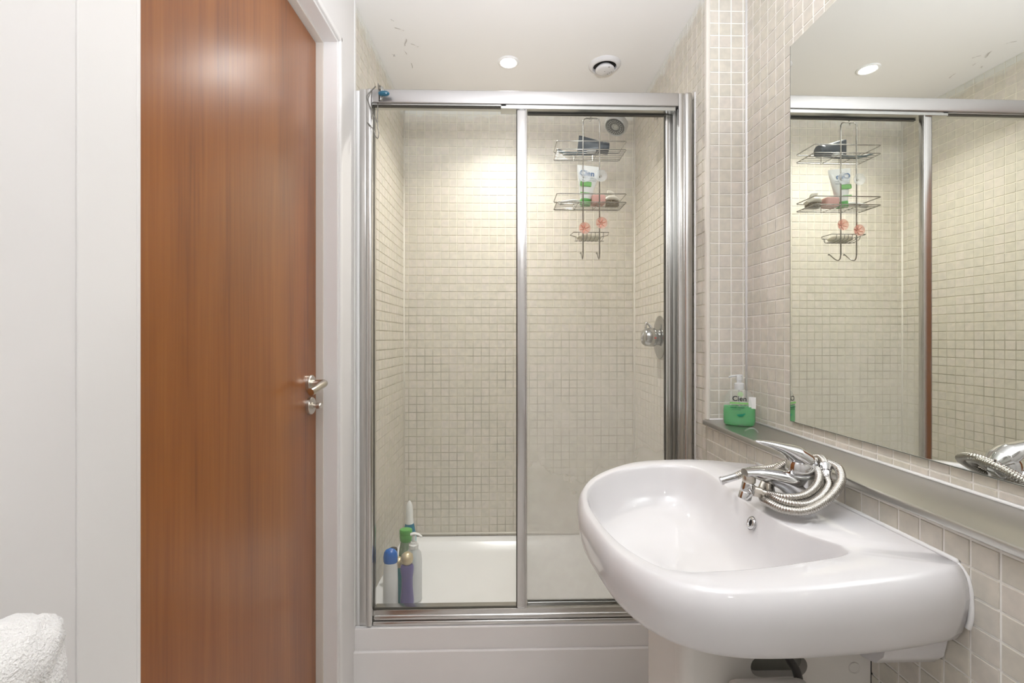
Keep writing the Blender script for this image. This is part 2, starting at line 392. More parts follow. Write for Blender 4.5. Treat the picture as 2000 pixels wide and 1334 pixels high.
MB = Matrix(((1, 0, 0, 0), (0, -1, 0, 2.386), (0, 0, 1, 0), (0, 0, 0, 1)))
MSR = Matrix(((0, -1, 0, .70), (-1, 0, 0, 0), (0, 0, 1, 0), (0, 0, 0, 1)))     # a = -Y
tile_wall(wall_back, MB, -.501, .70, -.4745, .18, CEIL, TILEB, visible=lambda x, y: y > 210 and not 1008 < x < 1032)
tile_wall(wall_sl, ML, 0.0, S_T-.006, .03, .18, CEIL, TILEB)
tile_wall(wall_sr, MSR, -2.386, -1.5517, -1.6237, .18, CEIL, TILEB, visible=lambda x, y: x < 1300 or x > 1352 or y < 178)
tile_wall(wall_ret, MRET, .7095, .832, .6994+P_, .927, CEIL, TILE)
MIR_Z0, MIR_Z1, MIR_S = .964, 2.037, .247
tile_wall(wall_r, MR, .003, 1.25, 1.5477-1.507, .927, CEIL, TILE, skip=lambda a, z: a > MIR_S+.03 and MIR_Z0+.03 < z < MIR_Z1-.03)
tile_wall(wall_led, MSR, -1.5477, -.25, -1.6237, .18, .907, TILE, visible=lambda x, y: (y > 1240 and x > 1700) or (x > 1350 and y < 900) or x > 1640+(y-960)*1.6)

# corner beads, tile trim (each a thin strip of its own)
def strip(name, M_, bm, label=None):
    o = struct(name, bm, M_, label); return o
b = BM(); tube(b, [(.6985, 2.3845, .19), (.6985, 2.3845, CEIL)], .0055, 6); strip('trim_1', CREAMS, b, 'cream sealant bead in the back right shower corner')
b = BM(); tube(b, [ML @ Vector((.002, .002, .19)), ML @ Vector((.002, .002, CEIL))], .0055, 6); strip('trim_2', CREAMS, b, 'cream sealant bead in the back left shower corner')
b = BM(); tube(b, [(.8355, 1.5450, .925), (.8355, 1.5450, CEIL)], .0048, 6); strip('trim_3', SILI, b, 'white sealant bead in the corner beside the mirror wall')
b = BM(); box(b, .6955, .7085, 1.5415, 1.5600, .924, CEIL, .004, 3); strip('trim_4', TRIM, b, 'ivory quadrant tile trim on the outer corner')
b = BM(); tube(b, [(.6972, 1.637, .185), (.6972, 1.637, 2.083)], .0034, 6); strip('trim_5', SILI, b, 'white sealant bead beside the shower frame')
b = BM(); tube(b, [MR @ Vector((0, .004, .9265)), MR @ Vector((1.9, .004, .9265))], .0038, 6); tube(b, [(.706, 1.5425, .9265), (.833, 1.5425, .9265)], .0034, 6); strip('trim_6', SILI, b, 'white sealant bead along the back of the shelf')
b = BM(); box(b, S_T-.006, S_T+.008, -.002, .0055, .19, CEIL, .001, 1, M=ML); strip('trim_7', GLOSSW, b, 'white strip where tiles meet painted wall')
b = BM(); tube(b, [(-.50, 2.380, .196), (.70, 2.380, .196)], .005, 6); strip('trim_8', CREAMS, b, 'sealant bead along the back of the tray')

# ceiling: curled paint flakes and the lamps
def flake(x, y, s, a):
    bm = BM(); n = 5; A = []; B = []
    for i in range(n):
        t = i/(n-1); px = x+math.cos(a)*s*t+random.uniform(-.2, .2)*s*.3; py = y+math.sin(a)*s*t
        A.append(bm.verts.new((px, py, CEIL-.0005-.006*t*t))); B.append(bm.verts.new((px+.003, py+.004*(1-t)+.001, CEIL-.0008-.004*t)))
    for i in range(n-1): bm.faces.new((A[i], A[i+1], B[i+1], B[i]))
    return obj('paint_flake', bm, FLAKE, ceiling, recalc=False)
FLAKE = mat('curled_paint', (.52, .48, .44), .8)
for i, (x, y, s, a) in enumerate([(-.405, 1.765, .035, .3), (-.375, 1.83, .040, 1.9), (-.362, 1.86, .030, .4), (-.400, 1.90, .024, 1.2), (-.385, 1.99, .030, 1.6),
                                  (-.455, 1.93, .014, .5), (-.41, 1.72, .012, .2), (-.445, 1.93, .01, 2.), (.05, 2.22, .02, .1), (.43, 2.24, .03, .3), (-.10, 2.24, .012, .2)]):
    flake(x, y, s, a)

def downlight(x, y, w, sp, label, group=None):
    t = thing('downlight', label, 'ceiling light', (x, y, CEIL), group)
    b = BM(); lathe(b, [(.0335, -.004), (.036, -.006), (.044, -.003), (.0455, 0)], (x, y, CEIL), n=32, cap0=False, cap1=False); obj('bezel', b, SILI, t)
    b = BM(); lathe(b, [(.001, -.0018), (.0335, -.0018), (.0335, 0)], (x, y, CEIL), n=32); obj('lamp', b, LAMPM if y > 1.5 else LAMPM2, t)
    l = down_lamp(x, y, w, sp); l.parent = t; l.location = (0, 0, -.008)
labs = ['lit recessed downlight in the ceiling above the shower', 'recessed downlight in the ceiling over the basin, out of view', 'recessed downlight in the ceiling above the camera, out of view', 'recessed downlight in the ceiling near the front wall, out of view']
for (x, y, w, sp), lb in zip(LIGHTS, labs): downlight(x, y, w, sp, lb)

vx, vy = .4503, 1.9868
t = thing('extractor_vent', 'white round extractor valve in the ceiling beside the downlight', 'vent', (vx, vy, CEIL))
b = BM(); lathe(b, [(.049, .0), (.049, -.010), (.053, -.014), (.060, -.010), (.069, -.002), (.070, 0)], (vx, vy, CEIL), n=40, cap0=False, cap1=False); obj('collar', b, CERAM, t)
b = BM(); lathe(b, [(.001, -.001), (.049, -.001)], (vx, vy, CEIL), n=32, cap0=False, cap1=False); obj('throat', b, DARK, t)
b = BM(); lathe(b, [(.030, -.004), (.041, -.018), (.040, -.024), (.030, -.027), (.001, -.028)], (vx+.001, vy+.002, CEIL), n=36); dk = obj('valve_disc', b, CERAM, t)
b = BM()
for dx, dy in ((.0, 0), (.017, .020), (.024, .012), (.030, .004), (.012, -.031)): lathe(b, [(.0001, -.0285), (.0022, -.0287), (.0022, -.026)], (vx+dx, vy+dy, CEIL+.0005), n=8)
obj('dimple', b, GREYI, dk)['kind'] = 'stuff'

# ------------------------------------------------------------------ wooden door and its frame (in the left wall)
NW = -.060   # face of the leaf behind the wall face
b = BM(); box(b, D0+.002, D1-.002, NW-.04, NW, -.022, DT-.003, .0015, 1, M=ML); door = struct('door_1', b, WOOD, 'walnut veneered flush door'); 
def lvl(s, n, z): return ML @ Vector((s, n, z))
hs, hz = D0+.050, 1.063
aw = (ML.to_3x3() @ Vector((0, 1, 0)))
b = BM(); lathe(b, [(.026, 0), (.026, .008), (.024, .0105), (.010, .011), (.010, .014)], lvl(hs, NW, hz), aw, 32); obj('handle_rose', b, NICKEL, door, smooth=35)
b = BM(); pth = spline([lvl(hs, NW+.010, hz), lvl(hs, NW+.032, hz+.001), lvl(hs+.006, NW+.046, hz+.002), lvl(hs+.025, NW+.052, hz+.001), lvl(hs+.055, NW+.052, hz-.003), lvl(hs+.085, NW+.051, hz-.010), lvl(hs+.10, NW+.047, hz-.014)], 6)
tube(b, pth, .0112, 16); obj('lever_handle', b, NICKEL, door, smooth=50)
b = BM(); lathe(b, [(.026, 0), (.026, .008), (.024, .0105), (.010, .011), (.010, .013)], lvl(hs, NW, hz-.067), aw, 32); obj('thumb_turn_rose', b, NICKEL, door, smooth=35)
b = BM(); lathe(b, [(.007, .01), (.007, .022), (.012, .024), (.0125, .034), (.010, .037)], lvl(hs, NW, hz-.067), aw, 24, sx=1, sy=.75); obj('thumb_turn', b, NICKEL, door, smooth=35)
b = BM()    # lining: reveals at both sides and head, dark rebate gap shows against the leaf
box(b, D0-.014, D0-.0045, -.1, .0055, 0, DT+.014, .0015, 2, M=ML); box(b, D1+.0045, D1+.012, -.1, .0055, 0, DT+.014, .0015, 2, M=ML)
box(b, D0-.014, D1+.012, -.1, .0055, DT+.0045, DT+.014, .0015, 2, M=ML)
fr = struct('trim_9', b, GLOSSW, 'white gloss door lining')
b = BM(); box(b, D0-.0045, D0+.0005, -.1, NW+.022, 0, DT+.004, .001, 1, M=ML); box(b, D0-.004, D1, -.1, NW+.022, DT-.0005, DT+.0045, .001, 1, M=ML); obj('door_stop', b, CREAMW, fr)
b = BM(); box(b, D0-.030, D0-.012, .003, .0135, 0, DT+.030, .004, 3, M=ML); box(b, D0-.030, D1+.105, .003, .0135, DT+.012, DT+.030, .004, 3, M=ML)
box(b, D1+.010, D1+.105, .002, .0050, 0, DT+.030, .003, 3, M=ML); struct('trim_10', b, GLOSSW, 'white door architrave')

# ------------------------------------------------------------------ shower tray, panel, screen
SY = 1.645
b = BM()
TX0, TX1, TY0, TY1, TT = -.52, .70, SY-.004, 2.386, .181
def rr(x0, x1, y0, y1, r, z, n=6):
    out = []
    for cx, cy, a0 in ((x1-r, y0+r, -PI/2), (x1-r, y1-r, 0), (x0+r, y1-r, PI/2), (x0+r, y0+r, PI)):
        for i in range(n+1): a = a0+PI/2*i/n; out.append(b.verts.new((cx+r*math.cos(a), cy+r*math.sin(a), z)))
    return out
rings = [rr(TX0+.080, TX1-.080, TY0+.10, TY1-.085, .05, .138), rr(TX0+.064, TX1-.064, TY0+.084, TY1-.064, .05, .160), rr(TX0, TX1, TY0, TY1, .002, .160), rr(TX0, TX1, TY0, TY1, .002, TT-.004), rr(TX0+.003, TX1-.003, TY0+.003, TY1-.003, .002, TT),
         rr(TX0+.055, TX1-.055, TY0+.075, TY1-.055, .05, TT), rr(TX0+.064, TX1-.064, TY0+.084, TY1-.064, .05, TT-.004),
         rr(TX0+.080, TX1-.080, TY0+.10, TY1-.085, .05, .150), rr(TX0+.10, TX1-.10, TY0+.12, TY1-.11, .04, .144)]
for A, B in zip(rings, rings[1:]):
    for k in range(len(A)): b.faces.new((A[k], A[(k+1) % len(A)], B[(k+1) % len(A)], B[k]))
b.faces.new(rings[-1]); b.faces.new(rings[0][::-1])
tray = obj('shower_tray', b, ACRYL, smooth=40); origin_to(tray, (.1, 2.0, .14)); tag(tray, 'wide white rectangular shower tray behind the glass screen', 'shower tray')
b = BM(); lathe(b, [(.045, 0), (.045, .004), (.036, .007), (.001, .008)], (.50, 2.02, .144), n=32); obj('waste_cover', b, CHROME, tray)
t = thing('tray_plinth', 'white boxed plinth and panel under the shower tray front', 'bath panel', (.1, SY, 0))
b = BM(); box(b, -.523, .6995, SY-.013, SY-.0045, .095, .1795, .0015, 2); obj('fascia', b, PANELM, t)
b = BM(); box(b, -.523, .6995, SY-.026, SY-.0135, -.03, .104, .0025, 2); obj('lower_panel', b, PANELM, t)
b = BM(); box(b, -.526, -.5232, SY-.020, SY-.006, -.03, .175, .001, 1); obj('end_seam', b, GREYI, t)
b = BM(); box(b, -.560, -.515, SY-.055, SY-.0245, -.03, .062, .010, 3); tag(obj('skirting_end', b, GLOSSW), 'white end of skirting board beside the plinth', 'skirting')

t = thing('shower_screen', 'satin aluminium framed sliding glass shower screen', 'shower screen', (.1, SY, TT))
def part(name, m, f, par=None, smooth=35):
    bm = BM(); f(bm); return obj(name, bm, m, par or t, smooth=smooth)
RAILM = mat('satin_rail_aluminium', (.50, .487, .48), .42, 1.)
part('top_rail', RAILM, lambda m: box(m, -.458, .6405, SY-.003, SY+.05, 2.036, 2.0835, .003, 3))
part('rail_lip', ALUD, lambda m: (box(m, .0, .632, SY+.004, SY+.045, 2.0225, 2.037, .001, 1), box(m, -.455, .02, SY+.004, SY+.045, 2.031, 2.037, .001, 1)))
def brail(m):
    box(m, -.4536, .6492, SY+.006, SY+.05, .1805, .232, .002, 2); box(m, -.4536, .6492, SY-.004, SY+.02, .1805, .196, .004, 3); box(m, -.4536, .6492, SY, SY+.02, .196, .216, .008, 4)
part('bottom_rail', ALU, brail)
def lpost(m):
    box(m, -.4765, -.4536, SY-.012, SY+.05, .1805, 2.0835, .009, 4); box(m, -.500, -.474, SY-.002, SY+.05, .1805, 2.0835, .003, 2)
pl = part('wall_post', ALU, lpost)
part('mastic_strip', SILI, lambda m: box(m, -.5145, -.499, SY+.0, SY+.03, .1805, 2.08, .004, 2), pl)
def rpost(m):
    box(m, .660, .6885, SY-.012, SY+.05, .1805, 2.0845, .010, 4); box(m, .640, .663, SY-.002, SY+.05, .1805, 2.0835, .003, 2)
part('wall_post', ALU, rpost)
part('side_channel', ALUD, lambda m: (box(m, .6265, .641, SY+.018, SY+.05, .232, 2.03, .002, 2), box(m, .6385, .644, SY+.006, SY+.03, .232, 2.03, .002, 2)))
# left, front panel
pf = part('sliding_panel', ALU, lambda m: box(m, .0585, .0945, SY+.008, SY+.026, .232, 2.034, .003, 2), smooth=35)
part('glass_pane', GLASSL, lambda m: box(m, -.454, .0595, SY+.014, SY+.019, .232, 2.034), pf)
part('seal', SEALD, lambda m: (box(m, -.4545, -.4525, SY+.010, SY+.022, .232, 2.032), box(m, -.4545, .0585, SY+.010, SY+.022, .2290, .2335), box(m, -.4545, .0585, SY+.010, SY+.022, 2.0285, 2.0325), box(m, .0560, .0590, SY+.011, SY+.022, .232, 2.032)), pf)
part('mullion_ridge', ALU, lambda m: box(m, .0885, .0935, SY+.004, SY+.010, .232, 2.034, .002, 2), pf)
# right, rear panel
pr = part('sliding_panel', ALU, lambda m: (box(m, .6045, .6165, SY+.028, SY+.046, .240, 2.022, .003, 2), box(m, .6155, .6275, SY+.034, SY+.046, .240, 2.022, .003, 2)))
part('glass_pane', GLASSR, lambda m: box(m, .070, .6055, SY+.036, SY+.041, .240, 2.022), pr)
part('seal', SEALD, lambda m: (box(m, .6020, .6050, SY+.032, SY+.044, .240, 2.020), box(m, .098, .6050, SY+.033, SY+.043, .2395, .2425), box(m, .098, .60, SY+.033, SY+.043, 2.0165, 2.0215)), pr)
part('bottom_edge_rail', ALUD, lambda m: box(m, .097, .6275, SY+.030, SY+.046, .2315, .2400, .001, 1), pr)

# teal-beaded wire hook over the left end of the top rail
WIRED = mat('dull_dark_wire', (.22, .21, .19), .3, 1.)
t = thing('rail_hook', 'chrome wire hook with oval teal bead hung over the rail', 'hook', (-.437, SY, 2.07))
b = BM(); hx = -.432
tube(b, spline([(hx, SY+.010, 2.092), (hx, SY-.002, 2.0925), (hx+.001, SY-.010, 2.086), (hx+.003, SY-.012, 2.06), (hx+.003, SY-.010, 2.038)], 5), [(.010, .0014)]*21, 10, up=Vector((1, 0, 0))); obj('clip', b, WIRED, t)
b = BM(); tube(b, spline([(hx+.008, SY-.008, 2.090), (hx+.015, SY-.016, 2.082), (hx+.016, SY-.018, 2.064), (hx+.012, SY-.014, 2.036)], 6), [(.006, .002)]*19, 8); obj('finger', b, ALUD, t)
b = BM(); lathe(b, [(.0005, -.020), (.005, -.018), (.0085, -.011), (.0095, 0), (.0085, .011), (.005, .018), (.0005, .020)], (hx+.024, SY-.026, 2.055), (1, 0, 0), 20); obj('bead', b, mat('teal_bead', (.006, .10, .17), .15, Coat_Weight=.5), t)
b = BM()
tube(b, spline([(hx-.008, SY-.014, 2.086), (hx-.026, SY-.018, 2.064), (hx-.037, SY-.018, 2.048), (hx-.033, SY-.018, 2.030), (hx-.015, SY-.016, 1.985), (hx-.001, SY-.014, 1.957)], 6), .0021, 6)
tube(b, spline([(hx, SY-.013, 2.03), (hx-.001, SY-.014, 1.957), (hx+.003, SY-.014, 1.925), (hx+.001, SY-.014, 1.905), (hx-.006, SY-.014, 1.908), (hx-.015, SY-.014, 1.932), (hx-.024, SY-.015, 1.945), (hx-.036, SY-.016, 1.957)], 6), .0018, 6)
obj('wire_loop', b, WIRED, t)

# ------------------------------------------------------------------ shower valve, arm and head
CHR2 = mat('darkened_chrome', (.42, .42, .41), .14, 1.)  # base colour darkened to stand in for reflections of dark surroundings
VY = 2.0
t = thing('shower_valve', 'chrome thermostatic shower valve with round knob on oval plate', 'shower valve', (.697, VY, 1.2))
b = BM(); lathe(b, [(.094, 0), (.094, .004), (.085, .008), (.060, .010), (.034, .011), (.034, .024)], (.6965, VY, 1.205), (-1, 0, 0), 40, sx=.78, sy=1.0, xdir=(0, 1, 0)); obj('plate', b, CHR2, t, smooth=40)
b = BM(); lathe(b, [(.030, .018), (.037, .022), (.041, .028), (.041, .044), (.038, .066), (.030, .076), (.016, .080), (.0005, .081)], (.6965, VY, 1.205), (-1, 0, 0), 32); kn = obj('knob', b, CHR2, t, smooth=40)
b = BM(); tube(b, spline([(.625, VY-.012, 1.228), (.616, VY-.008, 1.205), (.620, VY+.004, 1.185)], 5), [(.004, .004), (.007, .005), (.008, .006), (.009, .006), (.010, .007), (.010, .007), (.010, .006), (.009, .006), (.007, .005), (.005, .004), (.003, .003)], 10); obj('grip', b, CHROME, kn)
b = BM(); box(b, .660, .666, VY-.046, VY-.040, 1.198, 1.206, .001, 1); obj('red_mark', b, mat('red_dot', (.5, .02, .02), .4), kn)
b = BM(); tube(b, spline([(.668, VY+.010, 1.235), (.650, VY+.012, 1.262), (.640, VY+.012, 1.268), (.636, VY+.012, 1.244)], 5), .0055, 8); obj('flow_lever', b, CHROME, t)

t = thing('wall_shower', 'chrome round shower head on a wall arm above the caddy', 'shower head', (.697, 2.03, 2.205))
b = BM(); lathe(b, [(.034, 0), (.034, .004), (.024, .012), (.013, .016)], (.6965, 2.03, 2.210), (-1, 0, 0), 28); obj('wall_flange', b, CHROME, t, smooth=40)
b = BM(); tube(b, spline([(.695, 2.03, 2.211), (.62, 2.025, 2.216), (.56, 2.01, 2.205), (.530, 2.003, 2.180)], 8), .0095, 14); obj('arm', b, CHROME, t)
hd = Vector((-.44, -.28, -.85)).normalized(); hb = Vector((.530, 2.003, 2.183))
b = BM(); lathe(b, [(.010, 0), (.013, .006), (.013, .016), (.018, .022), (.020, .032), (.040, .046), (.050, .058), (.051, .074), (.048, .082), (.044, .084)], hb, hd, 36, cap1=False); hh = obj('head_body', b, mat('satin_chrome_plastic', (.42, .42, .41), .3, .5), t, smooth=40)
b = BM(); lathe(b, [(.044, .0835), (.043, .0805), (.0005, .0815)], hb, hd, 36, cap0=False, cap1=False); obj('spray_face', b, mat('grey_spray_face', (.42, .42, .39), .4), hh)
b = BM(); lathe(b, [(.016, .0822), (.020, .0835), (.037, .0835), (.040, .0822)], hb, hd, 36, cap0=False, cap1=False); obj('nozzle_ring', b, mat('dark_nozzle_ring', (.07, .07, .06), .5), hh)
SPWN = mat('pale_nozzle', (.5, .5, .47), .4)
b = BM(); a1, a2 = frame_of(hd)
for rr_, n in ((.034, 22), (.026, 18), (.010, 6)):
    for k in range(n):
        c = hb+hd*.081+a1*rr_*math.cos(2*PI*k/n)+a2*rr_*math.sin(2*PI*k/n); lathe(b, [(.0024, 0), (.0016, .004)], c, hd, 6)
obj('nozzles', b, SPWN, hh)['kind'] = 'stuff'

# ------------------------------------------------------------------ caddy hung inside the glass
CY = 1.704
t = thing('shower_caddy', 'chrome wire shower caddy with two baskets hung behind glass', 'shower caddy', (.336, CY, 2.03))
WL, WR = .3055, .3670
b = BM()
fr_ = [(WL, CY, 1.515), (WL, CY, 2.005), (WL+.004, CY, 2.014), (WL+.012, CY, 2.017), (WR-.012, CY, 2.017), (WR-.004, CY, 2.014), (WR, CY, 2.005), (WR, CY, 1.515)]
tube(b, fr_, .0024, 8); obj('frame', b, WIRE, t)
for x in (WL, WR):
    b = BM(); tube(b, spline([(x, CY, 1.517), (x, CY+.004, 1.502), (x, CY+.014, 1.497), (x+.001, CY+.030, 1.505), (x+.002, CY+.058, 1.528)], 6), .0021, 8); lathe(b, [(.0002, 0), (.0035, .002), (.0035, .005), (.0002, .007)], (x+.002, CY+.057, 1.525), (0, .7, .7), 8); obj('end_hook', b, WIRE, t)
b = BM(); tube(b, spline([(.336, CY-.002, 2.012), (.332, CY, 2.007), (.330, CY+.002, 2.016), (.336, CY+.001, 2.030), (.336, CY-.003, 2.06), (.336, CY-.008, 2.072)], 5), .0016, 6); obj('top_hook', b, WIRE, t)
def basket(zr, zb, name, x0=.2085, x1=.4675):
    bm = BM()
    def loop(z, dy=0, sl=0):
        pts = [(x0+.004, CY, z), (x1-.004, CY, z), (x1, CY+.004, z), (x1+sl, CY+.104, z), (x1+sl-.006, CY+.110, z), (x0+sl+.006, CY+.110, z), (x0+sl, CY+.104, z), (x0, CY+.004, z)]
        tube(bm, pts, .0020, 6, closed=True)
    loop(zr); loop(zb)
    for k in range(1, 6): y = CY+.110*k/6; tube(bm, [(x0, y, zb-.001), (x1, y, zb-.001)], .0012, 6)
    for x in (x0+.08, x0+.155): tube(bm, [(x, CY, zb-.002), (x, CY+.110, zb-.002), (x, CY+.110, zr-.001)], .0014, 6)
    return obj(name, bm, WIRE, t)
basket(1.933, 1.902, 'wire_basket'); basket(1.7375, 1.7065, 'wire_basket')
b = BM()      # small dished soap rack
DX0, DX1 = .270, .402
top = [(DX0, CY, 1.594), (DX1, CY, 1.594), (DX1+.006, CY+.045, 1.593), (DX1-.025, CY+.085, 1.593), (DX0+.03, CY+.085, 1.593), (DX0-.006, CY+.045, 1.593)]
tube(b, top, .0016, 6, closed=True)
for k in range(7):
    x = DX0+.02+(DX1-DX0-.04)*k/6; yb = CY+(.085 if 0 < k < 6 else .07)
    tube(b, spline([(x, CY, 1.594), (x, CY+.006, 1.576), (x, CY+.03, 1.571), (x, CY+.055, 1.571), (x, yb-.004, 1.578), (x, yb, 1.593)], 3), .0012, 6)
tube(b, [(DX0+.01, CY+.04, 1.570), (DX1-.01, CY+.04, 1.570)], .0012, 6)
obj('soap_dish', b, WIRE, t)
def cup(x, z, m, name, dirt=1):
    bm = BM(); Y0 = CY-.0175; r = .0225 if m is CUPCLEAR else .0215
    lathe(bm, [(r, 0), (r*.97, .0016), (r*.75, .005), (r*.35, .009), (.006, .010), (.006, .014), (.0045, .016), (.0045, .018)], (x, Y0, z), (0, 1, 0), 28, cap0=False); c = obj(name, bm, m, t, smooth=50)
    if m is CUPPINK:   # moulded petals
        b2 = BM()
        for k in range(6):
            a = 2*PI*k/6+.3; u = Vector((math.cos(a), 0, math.sin(a)))
            tube(b2, [Vector((x, Y0+.009, z))+u*.003, Vector((x, Y0+.007, z))+u*.010, Vector((x, Y0+.003, z))+u*.018], [(.0012, .0012), (.0042, .0016), (.0016, .0010)], 8)
        obj('petal', b2, PETAL, c)['kind'] = 'stuff'
PETAL = mat('pink_petal', (.86, .42, .33), .35)
cup(WR+.002, 1.799, CUPCLEAR, 'suction_cup'); cup(WL+.002, 1.797, CUPCLEAR, 'suction_cup')
cup(WL+.003, 1.606, CUPPINK, 'pink_suction_cup'); cup(WR+.004, 1.6255, CUPPINK, 'pink_suction_cup')

# things in the caddy
def tubebottle(name, label, cat, ctr, up, wid, L0, r_end, thick, m, capm, cap_h, cap_r, crimp=True):
    """squeezy tube: round at the cap end, flat at the crimped end"""
    up = Vector(up).normalized(); wid = Vector(wid); wid = (wid-up*wid.dot(up)).normalized(); dep = up.cross(wid)
    ctr = Vector(ctr); tt = thing(name, label, cat, ctr)
    bm = BM(); n = 28; rings = []
    for i in range(13):
        s = i/12; a = cap_r*1.0+(r_end-cap_r)*min(1, s*1.15); bdep = cap_r*(1-s)**.7*.95+.0016
        h = cap_h+(L0-cap_h)*s
        if i == 0: a *= .93; bdep *= .93
        rings.append([bm.verts.new(ctr+up*h+wid*a*math.cos(2*PI*k/n)+dep*bdep*math.sin(2*PI*k/n)) for k in range(n)])
    for A, B in zip(rings, rings[1:]):
        for k in range(n): bm.faces.new((A[k], A[(k+1) % n], B[(k+1) % n], B[k]))
    bm.faces.new(rings[0][::-1]); bm.faces.new(rings[-1]); obj('tube_body', bm, m, tt, smooth=60)
    bm = BM(); lathe(bm, [(cap_r*.96, 0), (cap_r, .002), (cap_r, cap_h*.85), (cap_r*.97, cap_h)], ctr, up, 28, xdir=wid); obj('cap', bm, capm, tt, smooth=40)
    return tt, ctr, up, wid, dep
def text(body, size, M, m, parent, name='lettering', bold=0., ext=.0004, align='CENTER'):
    cu = bpy.data.curves.new('t', 'FONT'); cu.body = body; cu.size = size; cu.align_x = align; cu.align_y = 'CENTER'; cu.extrude = ext; cu.offset = bold
    o = bpy.data.objects.new('t', cu); COL.objects.link(o); bpy.context.view_layer.update()
    me = bpy.data.meshes.new_from_object(o.evaluated_get(bpy.context.evaluated_depsgraph_get())); bpy.data.objects.remove(o)
    me.transform(Matrix.Translation(-WLOC[parent.name]) @ M); me.materials.clear(); me.materials.append(m)
    o = bpy.data.objects.new(name, me); COL.objects.link(o); o.parent = parent; WLOC[o.name] = WLOC[parent.name]
    return o
def txM(c, right, up):
    r = Vector(right).normalized(); u = Vector(up); u = (u-r*u.dot(r)).normalized(); n = r.cross(u)
    return Matrix(((r.x, u.x, n.x, c[0]), (r.y, u.y, n.y, c[1]), (r.z, u.z, n.z, c[2]), (0, 0, 0, 1)))
WPL = mat('white_plastic', (.80, .80, .78), .3); GRN = mat('green_plastic', (.12, .45, .10), .35); GRNP = mat('green_print', (.22, .52, .15), .5)
BLUP = mat('blue_print', (.03, .12, .30), .5); GREYP = mat('grey_print', (.42, .46, .46), .5); NAVY = mat('navy_plastic', (.010, .020, .030), .30)
NAVP = mat('pale_smears', (.20, .26, .30), .4); BLKP = mat('black_plastic', (.02, .02, .022), .3)
tt, c0, up_, wd, dp = tubebottle('face_wash_tube', 'white tube with blue script and green cap in lower caddy basket', 'tube', (.322, CY+.050, 1.7085), (.10, -.02, 1), (1, 0, 0), .150, .045, .004, WPL, GRN, .022, .0205)
fr3 = -dp if dp.y > 0 else dp
def ontube(h, side, off): 
    s = max(0, (h-.022)/.128); dd = .0205*(1-s)**.7*.95+.0016
    return c0+up_*h+wd*side+fr3*(dd+off)
text('Cien', .030, txM(ontube(.118, -.006, .0008), wd, up_+fr3*-.12), BLUP, tt, bold=.0004)
text('MOISTURISING', .0085, txM(ontube(.100, .002, .0008), wd, up_+fr3*-.12), GREYP, tt); text('FACIAL WASH', .0085, txM(ontube(.091, .002, .0008), wd, up_+fr3*-.12), GREYP, tt)
b = BM(); Mx = txM(ontube(.076, -.008, .0006), wd, up_+fr3*-.14); box(b, -.0215, .0215, -.009, .009, -.0006, .0008, .003, 2, M=Mx); obj('green_label', b, GRNP, tt)
b = BM(); Mx = txM(ontube(.041, -.008, .0006), wd, up_+fr3*-.16); box(b, -.018, .018, -.003, .003, -.0012, .0010, .001, 1, M=Mx); obj('green_stripe', b, GRNP, tt)
tubebottle('navy_tube', 'dark navy tube lying on its side in top caddy basket', 'tube', (.414, CY+.060, 1.930), (-1, .02, .10), (.05, -.15, 1), .118, .037, .004, NAVY, NAVY, .020, .0225)
t2 = thing('razor', 'dark curved razor with clear head lying in top caddy basket', 'razor', (.225, CY+.050, 1.908))
b = BM(); tube(b, spline([(.214, CY+.030, 1.914), (.235, CY+.048, 1.910), (.268, CY+.058, 1.9085), (.305, CY+.055, 1.909), (.33, CY+.050, 1.912)], 6), [(.005+.006*math.sin(PI*i/24), .003+.0022*math.sin(PI*i/24)) for i in range(25)], 12); obj('handle', b, mat('teal_grey_plastic', (.04, .08, .09), .3), t2)
b = BM(); box(b, .328, .362, CY+.036, CY+.062, 1.9095, 1.920, .003, 2); obj('head', b, CLEARW, t2)
b = BM(); tube(b, [(.326, CY+.042, 1.911), (.366, CY+.042, 1.911)], .0016, 6); tube(b, [(.326, CY+.052, 1.911), (.366, CY+.052, 1.911)], .0016, 6); obj('blade', b, CHROME, t2)
b = BM(); box(b, .345, .398, CY+.030, CY+.072, 1.709, 1.746, .008, 3); sp = obj('sponge', b, mat('pink_sponge', (.80, .47, .42), .9)); origin_to(sp, (.37, CY+.05, 1.71)); tag(sp, 'pale pink sponge block in lower caddy basket', 'sponge'); add_noise_bump(bpy.data.materials['pink_sponge'], 300, .6, .002)
t2 = thing('nail_brush', 'cream nail brush with knob handle in lower caddy basket', 'nail brush', (.432, CY+.065, 1.709))
b = BM(); tube(b, spline([(.402, CY+.065, 1.732), (.416, CY+.065, 1.739), (.436, CY+.065, 1.739), (.458, CY+.065, 1.728)], 5), [(.014+.009*math.sin(PI*i/15), .006+.004*math.sin(PI*i/15)) for i in range(16)], 14)
CREAMP = mat('cream_plastic', (.72, .68, .58), .4)
tube(b, spline([(.436, CY+.067, 1.742), (.432, CY+.067, 1.758), (.420, CY+.067, 1.764), (.412, CY+.067, 1.764)], 4), [(.008, .006)]*13, 10); obj('back', b, CREAMP, t2)
b = BM()
for i in range(9):
    for k in range(5):
        x = .408+.0055*i; y = CY+.053+.006*k; lathe(b, [(.0020, 0), (.0016, .022)], (x, y, 1.7095), n=5)
obj('bristles', b, mat('brown_bristle', (.28, .22, .14), .7), t2)['kind'] = 'stuff'
b = BM(); tube(b, spline([(.222, CY+.055, 1.7155), (.25, CY+.055, 1.722), (.28, CY+.06, 1.727), (.300, CY+.064, 1.725)], 5), [(.016, .0055)]*16, 14); sb = obj('soap_stick', b, WPL); origin_to(sb, (.26, CY+.05, 1.71)); tag(sb, 'long flat white soap bar at left of lower caddy basket', 'soap')
